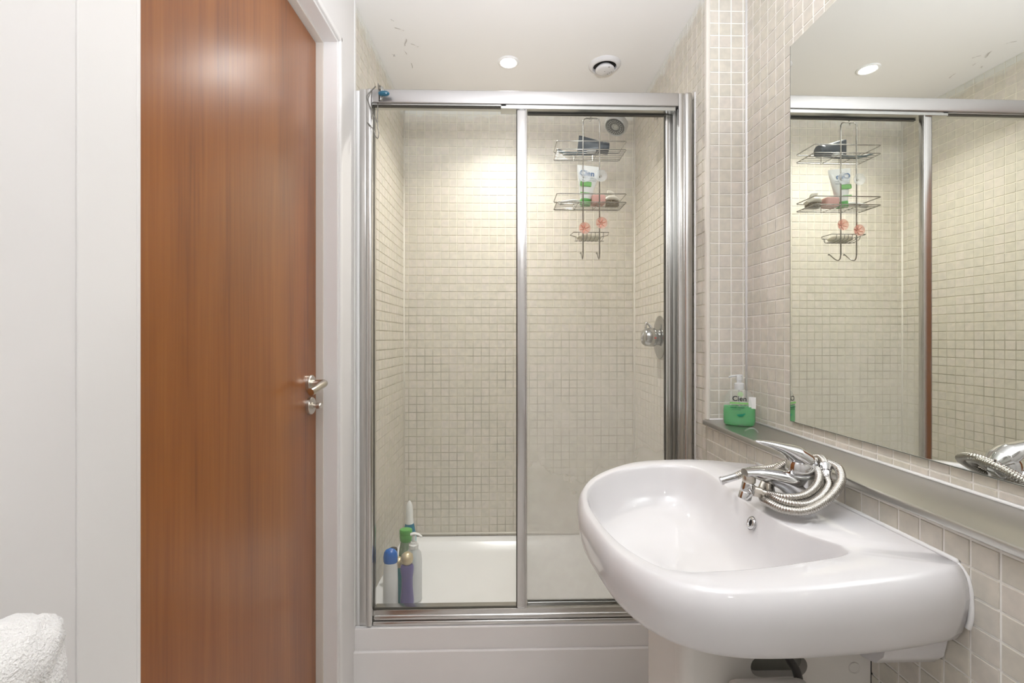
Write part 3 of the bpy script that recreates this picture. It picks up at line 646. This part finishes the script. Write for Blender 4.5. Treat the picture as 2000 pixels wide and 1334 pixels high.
b = BM(); lathe(b, [(.001, 0), (.022, .001), (.032, .007), (.033, .013), (.028, .019), (.012, .022), (.001, .0225)], (.336, CY+.043, 1.573), n=28, sx=1.45, sy=.92, xdir=(1, 0, 0)); sb = obj('soap_bar', b, mat('cream_soap', (.80, .76, .62), .4), smooth=60); origin_to(sb, (.336, CY+.04, 1.573)); tag(sb, 'oval cream soap bar in the small wire dish', 'soap')

# ------------------------------------------------------------------ bottles standing in the tray's left front corner
ZF = .1445
GR = 'toiletries in the corner of the shower tray'
def bottle(name, label, x, y, prof, m, sx=1., sy=.7, rot=0., z0=ZF, parts=()):
    tt = thing(name, label, 'bottle', (x, y, z0), GR); xd = (math.cos(rot), math.sin(rot), 0)
    bm = BM(); lathe(bm, prof, (x, y, z0), n=28, sx=sx, sy=sy, xdir=xd); obj('body', bm, m, tt, smooth=50)
    for nm, pf_, mm, sx_, sy_ in parts:
        bm = BM(); lathe(bm, pf_, (x, y, z0), n=28, sx=sx_, sy=sy_, xdir=xd); obj(nm, bm, mm, tt, smooth=50)
    return tt
BLUC = mat('blue_cap', (.0, .13, .50), .15, Coat_Weight=.4); PURP = mat('purple_plastic', (.13, .11, .30), .3); GOLD = mat('pale_gold_cap', (.62, .52, .34), .3, .5)
TEALP = mat('teal_plastic', (.02, .27, .27), .3); LGRN = mat('green_flip_cap', (.10, .38, .07), .3); CLGR = clearish('green_tinted_plastic', (.42, .52, .38), .6, .2)
BLUL = mat('blue_label', (.01, .17, .28), .4); LBLU = mat('pale_blue_label', (.42, .66, .70), .4); SPW = mat('milky_white_plastic', (.78, .78, .77), .35)
Z1 = TT+.0005
bottle('shampoo_bottle', 'white bottle with glossy blue flip cap, nearest the glass', -.417, 1.755, [(.025, -.022), (.028, -.018), (.028, .10), (.0265, .15), (.0245, .170), (.0238, .176)], SPW, 1, .72, z0=.1785,
       parts=[('flip_cap', [(.0245, .174), (.0265, .180), (.0270, .196), (.0245, .212), (.017, .222), (.005, .227)], BLUC, 1, .72)])
bottle('shower_gel_bottle', 'purple bottle with round pale gold cap', -.3585, 1.775, [(.020, 0), (.024, .004), (.026, .05), (.0215, .10), (.0215, .135), (.0255, .165), (.024, .180), (.016, .186)], PURP, 1, .75, z0=.1505,
       parts=[('ball_cap', [(.012, .184), (.020, .192), (.0235, .206), (.021, .220), (.011, .229), (.001, .231)], GOLD, 1, 1)])
bottle('shower_gel_bottle', 'teal bottle with gold cap squeezed behind the purple one', -.3995, 1.815, [(.020, 0), (.024, .004), (.026, .04), (.019, .07), (.018, .11), (.022, .142), (.014, .155)], TEALP, 1, .7, z0=.1515,
       parts=[('ball_cap', [(.012, .154), (.018, .160), (.0205, .172), (.017, .185), (.006, .192)], GOLD, 1, 1)])
tp = bottle('pump_bottle', 'tall milky pump bottle with white nozzle, rightmost in the tray', -.350, 1.862, [(.030, 0), (.033, .004), (.033, .165), (.030, .190), (.018, .205), (.015, .207)], CLEARW, 1, .75, z0=.1495,
       parts=[('collar', [(.016, .206), (.019, .208), (.019, .223), (.016, .225)], WPL, 1, 1), ('stem', [(.012, .224), (.012, .232), (.006, .233), (.006, .258)], WPL, 1, 1)])
b = BM(); zt = .1495+.262; tube(b, spline([(-.362, 1.862, zt), (-.348, 1.862, zt+.004), (-.330, 1.859, zt+.001), (-.316, 1.857, zt-.008)], 5), [(.010, .005)]*6+[(.008, .0045)]*5+[(.0055, .004)]*5, 12); obj('nozzle', b, WPL, tp)
bottle('conditioner_bottle', 'see-through bottle with bright green flip cap', -.400, 1.955, [(.028, 0), (.031, .004), (.031, .115), (.029, .15), (.024, .185), (.021, .195)], CLGR, 1, .75, z0=.1495,
       parts=[('flip_cap', [(.0205, .194), (.0245, .198), (.0262, .212), (.0262, .221), (.0250, .2235), (.0265, .226), (.0265, .243), (.024, .246)], LGRN, 1, .8)])
bottle('black_capped_bottle', 'small dark bottle with black cap against the tiles', -.4475, 1.925, [(.022, 0), (.025, .003), (.025, .09), (.020, .11), (.013, .118)], NAVY, 1, .8, z0=.1785,
       parts=[('cap', [(.0165, .117), (.0185, .120), (.0185, .146), (.0165, .149)], BLKP, 1, 1)])
bottle('cleaner_bottle', 'blue-labelled bottle with tall pointed white cap at the back', -.4195, 2.130, [(.022, 0), (.025, .004), (.032, .040), (.032, .13), (.030, .150)], LBLU, 1, .8, z0=.1510,
       parts=[('shoulder', [(.030, .149), (.027, .165), (.0215, .190), (.019, .200)], BLUL, 1, .85), ('pointed_cap', [(.0185, .199), (.0175, .215), (.016, .225), (.0165, .250), (.0145, .275), (.010, .292), (.004, .302)], WPL, 1, 1)])

# ------------------------------------------------------------------ mirror and steel shelf
b = BM(); box(b, MIR_S, 1.9, .0036, .0096, MIR_Z0, MIR_Z1, M=MR)
MIRM = mat('silvered_mirror', (.90, .92, .885), .008, 1.)
mi = obj('mirror', b, MIRM); origin_to(mi, MR @ Vector((.8, .004, 1.0))); tag(mi, 'large frameless wall mirror above the steel shelf', 'mirror')
b = BM(); box(b, MIR_S-.0004, MIR_S+.0006, .0034, .0099, MIR_Z0, MIR_Z1, M=MR); box(b, MIR_S, 1.9, .0034, .0099, MIR_Z0-.0008, MIR_Z0+.0004, M=MR); obj('edge', b, mat('dark_glass_edge', (.10, .11, .10), .2), mi)
b = BM(); prism(b, [(.545, 2.0372), (.60, 2.0372), (.66, 2.0372), (.655, 2.030), (.62, 2.020), (.60, 2.026), (.575, 2.027)], lambda a, z, d: MR @ Vector((a, d, z)), .0096, .0102); obj('worn_silvering', b, mat('tarnished_edge', (.22, .13, .07), .6), mi)
b = BM(); box(b, .6825, .851, -1.1, 1.5455, .9095, .9245, .0035, 3); sh = obj('steel_shelf', b, STEEL, smooth=40); origin_to(sh, (.76, .8, .91)); tag(sh, 'long brushed steel shelf capping the low tiled wall', 'shelf')

# ------------------------------------------------------------------ hand soap bottle on the shelf
sx_, sy_ = .757, 1.445; zs = .9247
t = thing('hand_soap_bottle', 'clear pump bottle half full of green hand soap on shelf', 'bottle', (sx_, sy_, zs))
ra = math.radians(-26); xd = Vector((math.cos(ra), math.sin(ra), 0)); yd = Vector((-math.sin(ra), math.cos(ra), 0))
def superl(bm, prof, sq=2.8, n=36, cap0=True, cap1=True):
    rings = []
    for w, d, h in prof:
        ring = []
        for k in range(n):
            a = 2*PI*k/n; ca, sa = math.cos(a), math.sin(a)
            ring.append(bm.verts.new(Vector((sx_, sy_, zs+h))+xd*w*math.copysign(abs(ca)**(2/sq), ca)+yd*d*math.copysign(abs(sa)**(2/sq), sa)))
        rings.append(ring)
    for A, B in zip(rings, rings[1:]):
        for k in range(n): bm.faces.new((A[k], A[(k+1) % n], B[(k+1) % n], B[k])).smooth = True
    if cap0: bm.faces.new(rings[0][::-1])
    if cap1: bm.faces.new(rings[-1])
b = BM(); superl(b, [(.040, .018, 0), (.0445, .021, .004), (.0465, .0225, .016), (.0465, .0225, .048), (.0455, .0225, .062), (.043, .0215, .080), (.038, .020, .095), (.030, .018, .1065), (.018, .014, .112), (.0125, .0125, .114)]); obj('clear_shell', b, CLEARP, t)
b = BM(); superl(b, [(.038, .0165, .0012), (.0432, .0195, .005), (.0452, .0212, .016), (.0452, .0212, .048), (.0446, .0210, .0605)]); obj('green_soap', b, GREENL, t)
b = BM(); lathe(b, [(.0135, .113), (.0145, .115), (.0145, .132), (.0125, .134), (.0075, .135), (.0075, .142), (.0095, .143), (.0095, .158), (.0085, .160)], (sx_, sy_, zs), n=24); pm = obj('pump', b, CLEARW, t, smooth=40)
b = BM(); c = Vector((sx_, sy_, zs+.157)); tube(b, [c+xd*.008, c-xd*.004, c-xd*.020+Vector((0, 0, -.002)), c-xd*.030+Vector((0, 0, -.006))], [(.009, .004), (.008, .004), (.0055, .0035), (.004, .003)], 12); obj('nozzle', b, CLEARW, pm)
b = BM(); tube(b, [(sx_, sy_, zs+.006), (sx_, sy_, zs+.112)], .0022, 8); obj('dip_tube', b, CLEARW, t)
fn = -yd; LC = Vector((sx_, sy_, zs))+fn*.0233
def lab(h, off=0.): return LC+Vector((0, 0, h))+xd*off
text('Cien', .0215, txM(lab(.086, .0), xd, (0, 0, 1)), BLKP, t, bold=.0004, ext=.0002)
b = BM(); box(b, -.026, .026, -.0028, .0028, -.0002, .0004, M=txM(lab(.0725, -.0015), xd, (-.0, 0, 1))); obj('green_stripe', b, GRNP, t)
DG = mat('dark_green_print', (.02, .12, .06), .5)
text('ANTIBACTERIAL', .0058, txM(lab(.0655, -.002), xd, (0, 0, 1)), DG, t, ext=.0002); text('HAND WASH', .0066, txM(lab(.0585, -.006), xd, (0, 0, 1)), DG, t, bold=.0002, ext=.0002); text('ALOE VERA', .0052, txM(lab(.052, -.009), xd, (0, 0, 1)), DG, t, ext=.0002)
b = BM(); Mx = txM(lab(.036, .004), xd, (.15, 0, 1)); prism(b, [(-.013, 0), (-.006, -.005), (.004, -.005), (.012, .003), (.013, .006), (.004, .003), (-.005, .002)], lambda a, c_, d: Mx @ Vector((a, c_, d)), -.0002, .0004); obj('leaf_print', b, mat('leaf_green', (.0, .22, .12), .5), t)
b = BM(); Mx = txM(lab(.100, .003)-fn*.004, xd, (0, 0, 1)); lathe(b, [(.008, 0), (.008, .0004)], Mx @ Vector((0, 0, 0)), fn, 20); obj('round_print', b, mat('pale_green_print', (.42, .58, .33), .5), t)
b = BM(); Mx = txM(lab(.075, .036)-fn*.006, xd-fn*-.25, (0, 0, 1)); box(b, -.010, .010, -.018, .018, -.0002, .0004, M=Mx); obj('back_label', b, WPL, t)

# small clear tube end lying on the shelf in front of the soap
b = BM(); tube(b, spline([(.722, 1.345, .9265), (.728, 1.338, .934), (.737, 1.330, .938), (.745, 1.324, .932), (.748, 1.322, .9262)], 5), .0022, 8); cl = obj('hair_clip', b, CLEARP); origin_to(cl, (.735, 1.33, .925)); tag(cl, 'small clear bent clip on shelf in front of hand soap', 'clip')

# ------------------------------------------------------------------ wash basin
BX, BY, BZ = .6965, .975, .859
ring_o = [(0, -.310), (.05, -.326), (.15, -.340), (.28, -.346), (.37, -.338), (.435, -.308), (.479, -.256), (.506, -.185), (.519, -.10), (.527, 0), (.521, .08), (.504, .158), (.462, .245), (.39, .316), (.30, .362), (.18, .357), (.10, .333), (.03, .292), (0, .270)]
ring_i = [(.176, 0), (.172, -.10), (.155, -.175), (.126, -.226), (.150, -.250), (.22, -.263), (.30, -.271), (.38, -.268), (.432, -.250), (.464, -.202), (.488, -.12), (.500, 0), (.496, .09), (.474, .165), (.430, .232), (.36, .285), (.27, .305), (.20, .284), (.163, .228), (.169, .10)]
def sample(ctrl, closed_pts, center, ang):
    d = (math.cos(ang), math.sin(ang)); best = 0; n = len(closed_pts)
    for i in range(n):
        (x1, y1), (x2, y2) = closed_pts[i], closed_pts[(i+1) % n]
        ax, ay, bx, by = x1-center[0], y1-center[1], x2-x1, y2-y1
        det = d[0]*(-by)+bx*d[1]
        if abs(det) < 1e-12: continue
        tt_ = (ax*(-by)+bx*ay)/det; s = (d[0]*ay-d[1]*ax)/det
        if tt_ > 0 and -1e-9 <= s <= 1+1e-9: best = max(best, tt_)
    return best
po = [(p.x, p.y) for p in spline([(u, v, 0) for u, v in ring_o], 8)]
pi_ = [(p.x, p.y) for p in spline([(u, v, 0) for u, v in ring_i], 8, closed=True)]
NB = 160; CO = (.27, 0); CI = (.33, 0)
outer = []; inner = []
for k in range(NB):
    a = 2*PI*k/NB; ro = sample(None, po, CO, a); outer.append((CO[0]+ro*math.cos(a), CO[1]+ro*math.sin(a)))
    ri = sample(None, pi_, CI, a); inner.append((CI[0]+ri*math.cos(a), CI[1]+ri*math.sin(a)))
def W3(u, v, z): return (BX-u, BY+v, z-.030*(max(u, 0)/.52)**1.5*max(0, min(1, (z-.70)/.159)))
def sst(x): x = max(0, min(1, x)); return x*x*(3-2*x)
b = BM(); rings = []
for s, z in [(.05, .685), (.45, .688), (.62, .698), (.76, .714), (.85, .727), (.905, .736), (.94, .745), (.966, .759), (.984, .780), (.996, .800), (1.0, .815), (.996, .831), (.985, .844), (.968, .8530), (.955, .8570), (.945, .8584)]:
    ring = []
    for (u, v) in outer:
        w = sst(u/.05); us = CO[0]+(u-CO[0])*s; vs = CO[1]+(v-CO[1])*s
        ring.append(b.verts.new(W3(u*(1-w)+us*w, vs, z)))
    rings.append(ring)
for s, z in [(1.018, .8586), (1.006, .8575), (.997, .8545), (.984, .846), (.968, .830), (.945, .805), (.915, .780), (.86, .756), (.76, .737), (.6, .724), (.35, .716), (.12, .712), (.10, .706)]:
    ring = []
    for (u, v), (uo, vo) in zip(inner, outer):
        us = CI[0]+(u-CI[0])*s; vs = CI[1]+(v-CI[1])*s
        ring.append(b.verts.new(W3(us, vs, z)))
    rings.append(ring)
for A, B in zip(rings, rings[1:]):
    for k in range(NB): b.faces.new((A[k], A[(k+1) % NB], B[(k+1) % NB], B[k])).smooth = True
b.faces.new(rings[0][::-1]); b.faces.new(rings[-1])
basin = obj('wash_basin', b, CERAM, smooth=70); origin_to(basin, (.55, BY, .72)); tag(basin, 'large white ceramic wash basin fixed to the low tiled wall', 'wash basin')
b = BM()    # apron under the back of the basin, curved underside
pr_ = [(.700, .770), (.700, .735), (.708, .700), (.724, .680), (.748, .672), (1.16, .672), (1.19, .69), (1.208, .72), (1.208, .765)]
prism(b, pr_, lambda y, z, d: (d-.0*(z), y, z), .6968, .60); obj('rear_apron', b, CERAM, basin, smooth=50)
b = BM(); tube(b, spline([(.6970, 1.235, .860), (.6970, 1.0, .860), (.6970, .715, .860), (.6970, .690, .857), (.6970, .675, .846), (.6965, .667, .825), (.6965, .6655, .79), (.6965, .670, .768)], 6), .0040, 8); obj('sealant_bead', b, SILI, basin)
b = BM(); oc = Vector((BX-.1835, BY-.044, .822)); on = Vector((-.93, 0, .36)).normalized()
lathe(b, [(.0062, -.001), (.0062, .003), (.0085, .0045), (.0125, .003), (.0130, -.002)], oc, on, 28, cap0=False, cap1=False); og = obj('overflow_ring', b, CHROME, basin)
b = BM(); lathe(b, [(.0001, .0008), (.0064, .0008)], oc, on, 20, cap0=False, cap1=False); lathe(b, [(.0128, .0006), (.0138, .0006)], oc, on, 28, cap0=False, cap1=False); obj('hole', b, DARK, og, recalc=False)
b = BM(); lathe(b, [(.001, .006), (.018, .0055), (.021, .002), (.030, .002), (.031, -.003)], (BX-.31, BY-.075, .708), n=28); obj('drain', b, CHROME, basin)

# pedestal panel, pipe, paper roll
b = BM(); PY0, PY1 = .852, 1.06
def dee(x0=.334, r=.028):
    out = [(.6985, PY0), (.6985, PY1)]
    for k in range(7): a = PI/2+PI/2*k/6; out.append((x0+r+r*math.cos(a), PY1-r+r*math.sin(a)))
    for k in range(7): a = PI+PI/2*k/6; out.append((x0+r+r*math.cos(a), PY0+r+r*math.sin(a)))
    return out
# near face is built around its slot so that the slot is a real recess
x0_, x1_, sl0, sl1, sz, sr = .334, .6985, .468, .576, .5845, .0195
out = dee(); body_top = .684
A = [b.verts.new((x, y, -.03)) for x, y in out]; Bv = [b.verts.new((x, y, body_top)) for x, y in out]; n = len(A)
for k in range(n):
    if k == n-1: continue      # the near flat face (between last corner point and the wall)
    b.faces.new((A[k], A[(k+1) % n], Bv[(k+1) % n], Bv[k]))
b.faces.new(Bv)
hole = []; hn = 10
for k in range(hn+1): a = PI/2+PI*k/hn; hole.append((sl0+sr+sr*math.cos(a), sz+sr*math.sin(a)))
for k in range(hn+1): a = -PI/2+PI*k/hn; hole.append((sl1-sr+sr*math.cos(a), sz+sr*math.sin(a)))
hv = [b.verts.new((x, PY0, z)) for x, z in hole]; hv2 = [b.verts.new((x, PY0+.018, z)) for x, z in hole]; hn2 = len(hv)
for k in range(hn2): b.faces.new((hv[k], hv[(k+1) % hn2], hv2[(k+1) % hn2], hv2[k]))
loop = [A[-1], A[0], Bv[0], Bv[-1]]
es = []
for L_ in (loop, hv):
    for k in range(len(L_)):
        e = b.edges.get((L_[k], L_[(k+1) % len(L_)])) or b.edges.new((L_[k], L_[(k+1) % len(L_)])); es.append(e)
bmesh.ops.triangle_fill(b, use_beauty=True, use_dissolve=False, edges=es)
ped = obj('basin_pedestal', b, CERAM_D, smooth=30); origin_to(ped, (.52, .95, -.03)); tag(ped, 'pale boxed pedestal with oval slot under the wash basin', 'pedestal')
b = BM(); box(b, sl0-.004, sl1+.004, PY0+.0175, PY0+.022, sz-.025, sz+.025); obj('slot_back', b, GREYI, ped)
b = BM(); lathe(b, [(.0001, -.0005), (.008, -.0005), (.0098, .0015), (.0108, .0015), (.0115, -.0015)], (.6655, PY0, .5795), (0, -1, 0), 24); obj('screw_cap', b, CERAM_D, ped)
b = BM(); box(b, .697, .7000, PY0-.001, PY0+.02, 0, .70); obj('dark_joint', b, DARK, ped)
b = BM(); tube(b, spline([(.470, .828, .745), (.498, .828, .66), (.528, .830, .612), (.545, .832, .580), (.556, .834, .50), (.556, .836, .42)], 6), .0075, 12); hp = obj('waste_hose', b, BLACKH); origin_to(hp, (.50, .815, .7)); tag(hp, 'black hose slanting down from the basin across the slot', 'hose')
t = thing('toilet_roll', 'white roll just showing at the bottom under the basin', 'toilet roll', (.47, .775, .565))
b = BM(); lathe(b, [(.020, 0), (.048, .0), (.0535, .004), (.0545, .010), (.0545, .118), (.053, .123), (.048, .126), (.020, .126)], (.407, .775, .5525), (1, 0, 0), 40, cap0=False, cap1=False); obj('paper', b, PAPER, t, smooth=50)
b = BM(); lathe(b, [(.0195, 0), (.0195, .126)], (.407, .775, .5525), (1, 0, 0), 24, cap0=False, cap1=False); obj('cardboard_core', b, mat('cardboard', (.45, .36, .26), .8), t)
b = BM(); tube(b, [(.395, .775, .5375), (.55, .775, .5375), (.556, .79, .5375), (.556, .853, .5375)], .0045, 10); rh = obj('toilet_roll_holder', b, CHROME); origin_to(rh, (.556, .852, .5375)); tag(rh, 'chrome toilet roll holder hidden inside the roll', 'toilet roll holder')

# ------------------------------------------------------------------ mixer tap with its wound-up hose
TX, TY = .615, .932
t = thing('mixer_tap', 'chrome single lever mixer tap at the back of the basin', 'tap', (TX, TY, BZ))
b = BM(); lathe(b, [(.026, -.001), (.0265, .003), (.0245, .006), (.0235, .012), (.0235, .052), (.0245, .062)], (TX, TY, BZ), n=32); 
sp_ = spline([(TX-.004, TY, BZ+.030), (TX-.030, TY, BZ+.048), (TX-.060, TY, BZ+.058), (TX-.088, TY, BZ+.064), (TX-.116, TY, BZ+.066)], 6); ns = len(sp_)
tube(b, sp_, [(.025-.011*i/(ns-1), .028-.0200*(i/(ns-1))**.8) for i in range(ns)], 20); tap_b = obj('body', b, CHROME, t, smooth=45)
b = BM(); lathe(b, [(.0245, .0625), (.0262, .066), (.0268, .074), (.0255, .084), (.021, .094), (.012, .101), (.001, .1035)], (TX, TY, BZ), n=32)
lv = spline([(TX+.029, TY, BZ+.070), (TX+.022, TY, BZ+.080), (TX+.008, TY, BZ+.091), (TX-.012, TY, BZ+.104), (TX-.036, TY, BZ+.1155), (TX-.064, TY, BZ+.1245), (TX-.086, TY, BZ+.1295), (TX-.094, TY, BZ+.131)], 6); ns = len(lv)
lr = [(.004, .003), (.018, .013), (.0262, .020), (.0250, .0185), (.0190, .0108), (.0130, .0064), (.0080, .0036), (.003, .0014)]
def li(i): q = min(i/6, 6.9999); k = int(q); f_ = q-k; return tuple(lr[k][j]*(1-f_)+lr[k+1][j]*f_ for j in (0, 1))
tube(b, lv, [li(i) for i in range(ns)], 24); obj('lever', b, CHROME, t, smooth=60)
b = BM(); lathe(b, [(.0225, .056), (.0255, .058), (.0255, .0625), (.0225, .0635)], (TX, TY, BZ), n=32); obj('seam_ring', b, ALUD, t)
b = BM(); ap = Vector((TX-.106, TY, BZ+.060)); dn = Vector((-.05, 0, -1)).normalized(); lathe(b, [(.0115, 0), (.0125, .002), (.0125, .012), (.0115, .014)], ap, dn, 24); obj('aerator', b, NICKEL, t, smooth=35)

t = thing('shower_hose', 'ribbed steel shower hose coiled around the basin tap', 'hose', (TX, TY, BZ+.02))
b = BM(); c = ap+dn*.014; ax2 = Vector((-.28, 0, -.96)).normalized(); 
lathe(b, [(.0105, 0), (.0125, .002), (.0125, .018), (.0115, .020), (.0125, .022), (.0125, .034), (.0100, .036)], c, ax2, 20); 
lathe(b, [(.006, 0), (.0075, .002), (.0075, .012)], c+ax2*.016, (.9, -.2, -.1), 16); obj('diverter', b, CHROME, t, smooth=35)
b = BM(); tube(b, [c+ax2*.014+Vector((-.004, -.013, .004)), c+ax2*.020+Vector((.004, -.0145, 0)), c+ax2*.030+Vector((-.003, -.013, 0))], [(.004, .002), (.006, .003), (.003, .002)], 8); obj('diverter_lever', b, CHROME, t)
n0 = c+ax2*.016+Vector((.012, -.003, -.001))
b = BM(); lathe(b, [(.0095, 0), (.0105, .001), (.0105, .014), (.0085, .015), (.0080, .026), (.0072, .030)], n0, Vector((.93, -.30, -.16)), 6 if False else 12); obj('hex_nut', b, NICKEL, t, smooth=30)
def ribbed(bm, pts, r=.0084, pitch=.0042, n=12):
    P = [Vector(p) for p in pts]; L_ = [0]
    for i in range(1, len(P)): L_.append(L_[-1]+(P[i]-P[i-1]).length)
    tot = L_[-1]; step = pitch/4; m = int(tot/step); out = []; rad = []; j = 0
    for i in range(m+1):
        s = min(i*step, tot)
        while j < len(P)-2 and L_[j+1] < s: j += 1
        f_ = (s-L_[j])/max(1e-9, L_[j+1]-L_[j]); out.append(P[j].lerp(P[j+1], f_)); rad.append(r*(1, .96, .80, .96)[i % 4])
    tube(bm, out, rad, n)
st = n0+Vector((.93, -.30, -.16)).normalized()*.026
coilA = spline([st, (.5515, .883, .8905), (.580, .872, .897), (.610, .880, .910), (.632, .900, .9265), (.6385, .925, .938), (.634, .955, .941), (.615, .978, .930), (.590, .980, .912), (.570, .962, .895), (.553, .930, .884),
                (.541, .900, .884), (.552, .868, .8835), (.580, .856, .887), (.612, .864, .899), (.640, .884, .913), (.6475, .900, .922)], 8)
b = BM(); ribbed(b, coilA); 
coilB = spline([(.6560, .9165, .9440), (.664, .935, .9495), (.668, .955, .9490), (.655, .985, .937), (.620, .997, .917), (.585, .990, .898), (.556, .965, .883), (.534, .925, .8735), (.526, .892, .877), (.536, .860, .8755), (.562, .845, .8775), (.594, .845, .889), (.628, .855, .907), (.6555, .872, .926), (.668, .893, .9400), (.6705, .913, .9445), (.664, .943, .945), (.640, .980, .936), (.600, 1.003, .915), (.560, 1.022, .903), (.530, 1.026, .889)], 8)
ribbed(b, coilB); obj('ribbed_hose', b, HOSEM, t)['label'] = 'ribbed steel hose'
b = BM(); fa, fb = Vector((.6470, .8995, .9205)), Vector((.6572, .918, .9450)); fd = (fb-fa); 
lathe(b, [(.0078, 0), (.0092, .002), (.0092, fd.length*.45), (.0084, fd.length*.5), (.0100, fd.length*.55), (.0112, fd.length*.95), (.0080, fd.length)], fa, fd, 24); obj('connector', b, CHROME, t, smooth=35)
b = BM(); e0 = Vector((.532, 1.0258, .8895)); ed = (Vector((.497, 1.030, .8775))-e0); lathe(b, [(.0076, 0), (.0080, .003), (.0080, ed.length*.85), (.0092, ed.length*.87), (.0092, ed.length), (.005, ed.length)], e0, ed, 20); obj('end_ferrule', b, CHROME, t, smooth=35)

# ------------------------------------------------------------------ towel on a rail by the camera
def towel():
    bm = BM(); nu, nv = 150, 70; Y0, Y1 = .06, .432; cx, cz, r = -.412, .930, .036; arc = []
    Lh = .30
    tot = PI*r+2*Lh
    grid = []
    for i in range(nu+1):
        s = tot*i/nu
        if s < Lh: p = Vector((cx+r, 0, cz-(Lh-s))); nrm = Vector((1, 0, 0))
        elif s < Lh+PI*r:
            a = (s-Lh)/r; nrm = Vector((math.cos(a), 0, math.sin(a))); p = Vector((cx, 0, cz))+nrm*r
        else: p = Vector((cx-r, 0, cz-(s-Lh-PI*r))); nrm = Vector((-1, 0, 0))
        row = []
        for j in range(nv+1):
            y = Y0+(Y1-Y0)*j/nv; q = p+Vector((0, y, 0))
            k = noise.noise(q*22)*.004+noise.noise(q*75)*.0035+noise.noise(q*210)*.0018
            edge = min(1, (nv-j)/7); q = q+nrm*(k-(1-edge)**2*.022)
            q.y += noise.noise(q*30)*.004
            row.append(bm.verts.new(q))
        grid.append(row)
    for i in range(nu):
        for j in range(nv): bm.faces.new((grid[i][j], grid[i+1][j], grid[i+1][j+1], grid[i][j+1])).smooth = True
    bmesh.ops.recalc_face_normals(bm, faces=bm.faces[:])
    geo = bmesh.ops.solidify(bm, geom=bm.faces[:], thickness=.012)
    return bm
b = towel(); tw = obj('towel', b, TOWEL); origin_to(tw, (-.432, .25, .95)); tag(tw, 'fluffy white towel in the lower left foreground', 'towel')
t = thing('towel_rail', 'chrome towel rail on left wall under the white towel', 'towel rail', (-.54, .25, .92))
b = BM(); tube(b, [(-.412, .03, .950), (-.412, .40, .950)], .009, 12); obj('bar', b, CHROME, t)
for y in (.05, .40):
    b = BM(); xw = (ML @ Vector((2.386-y, .0035, 0))).x; tube(b, [(xw, y, .945), (-.412, y, .950)], .006, 10); obj('bracket', b, CHROME, t)
print('objects', len(bpy.data.objects))
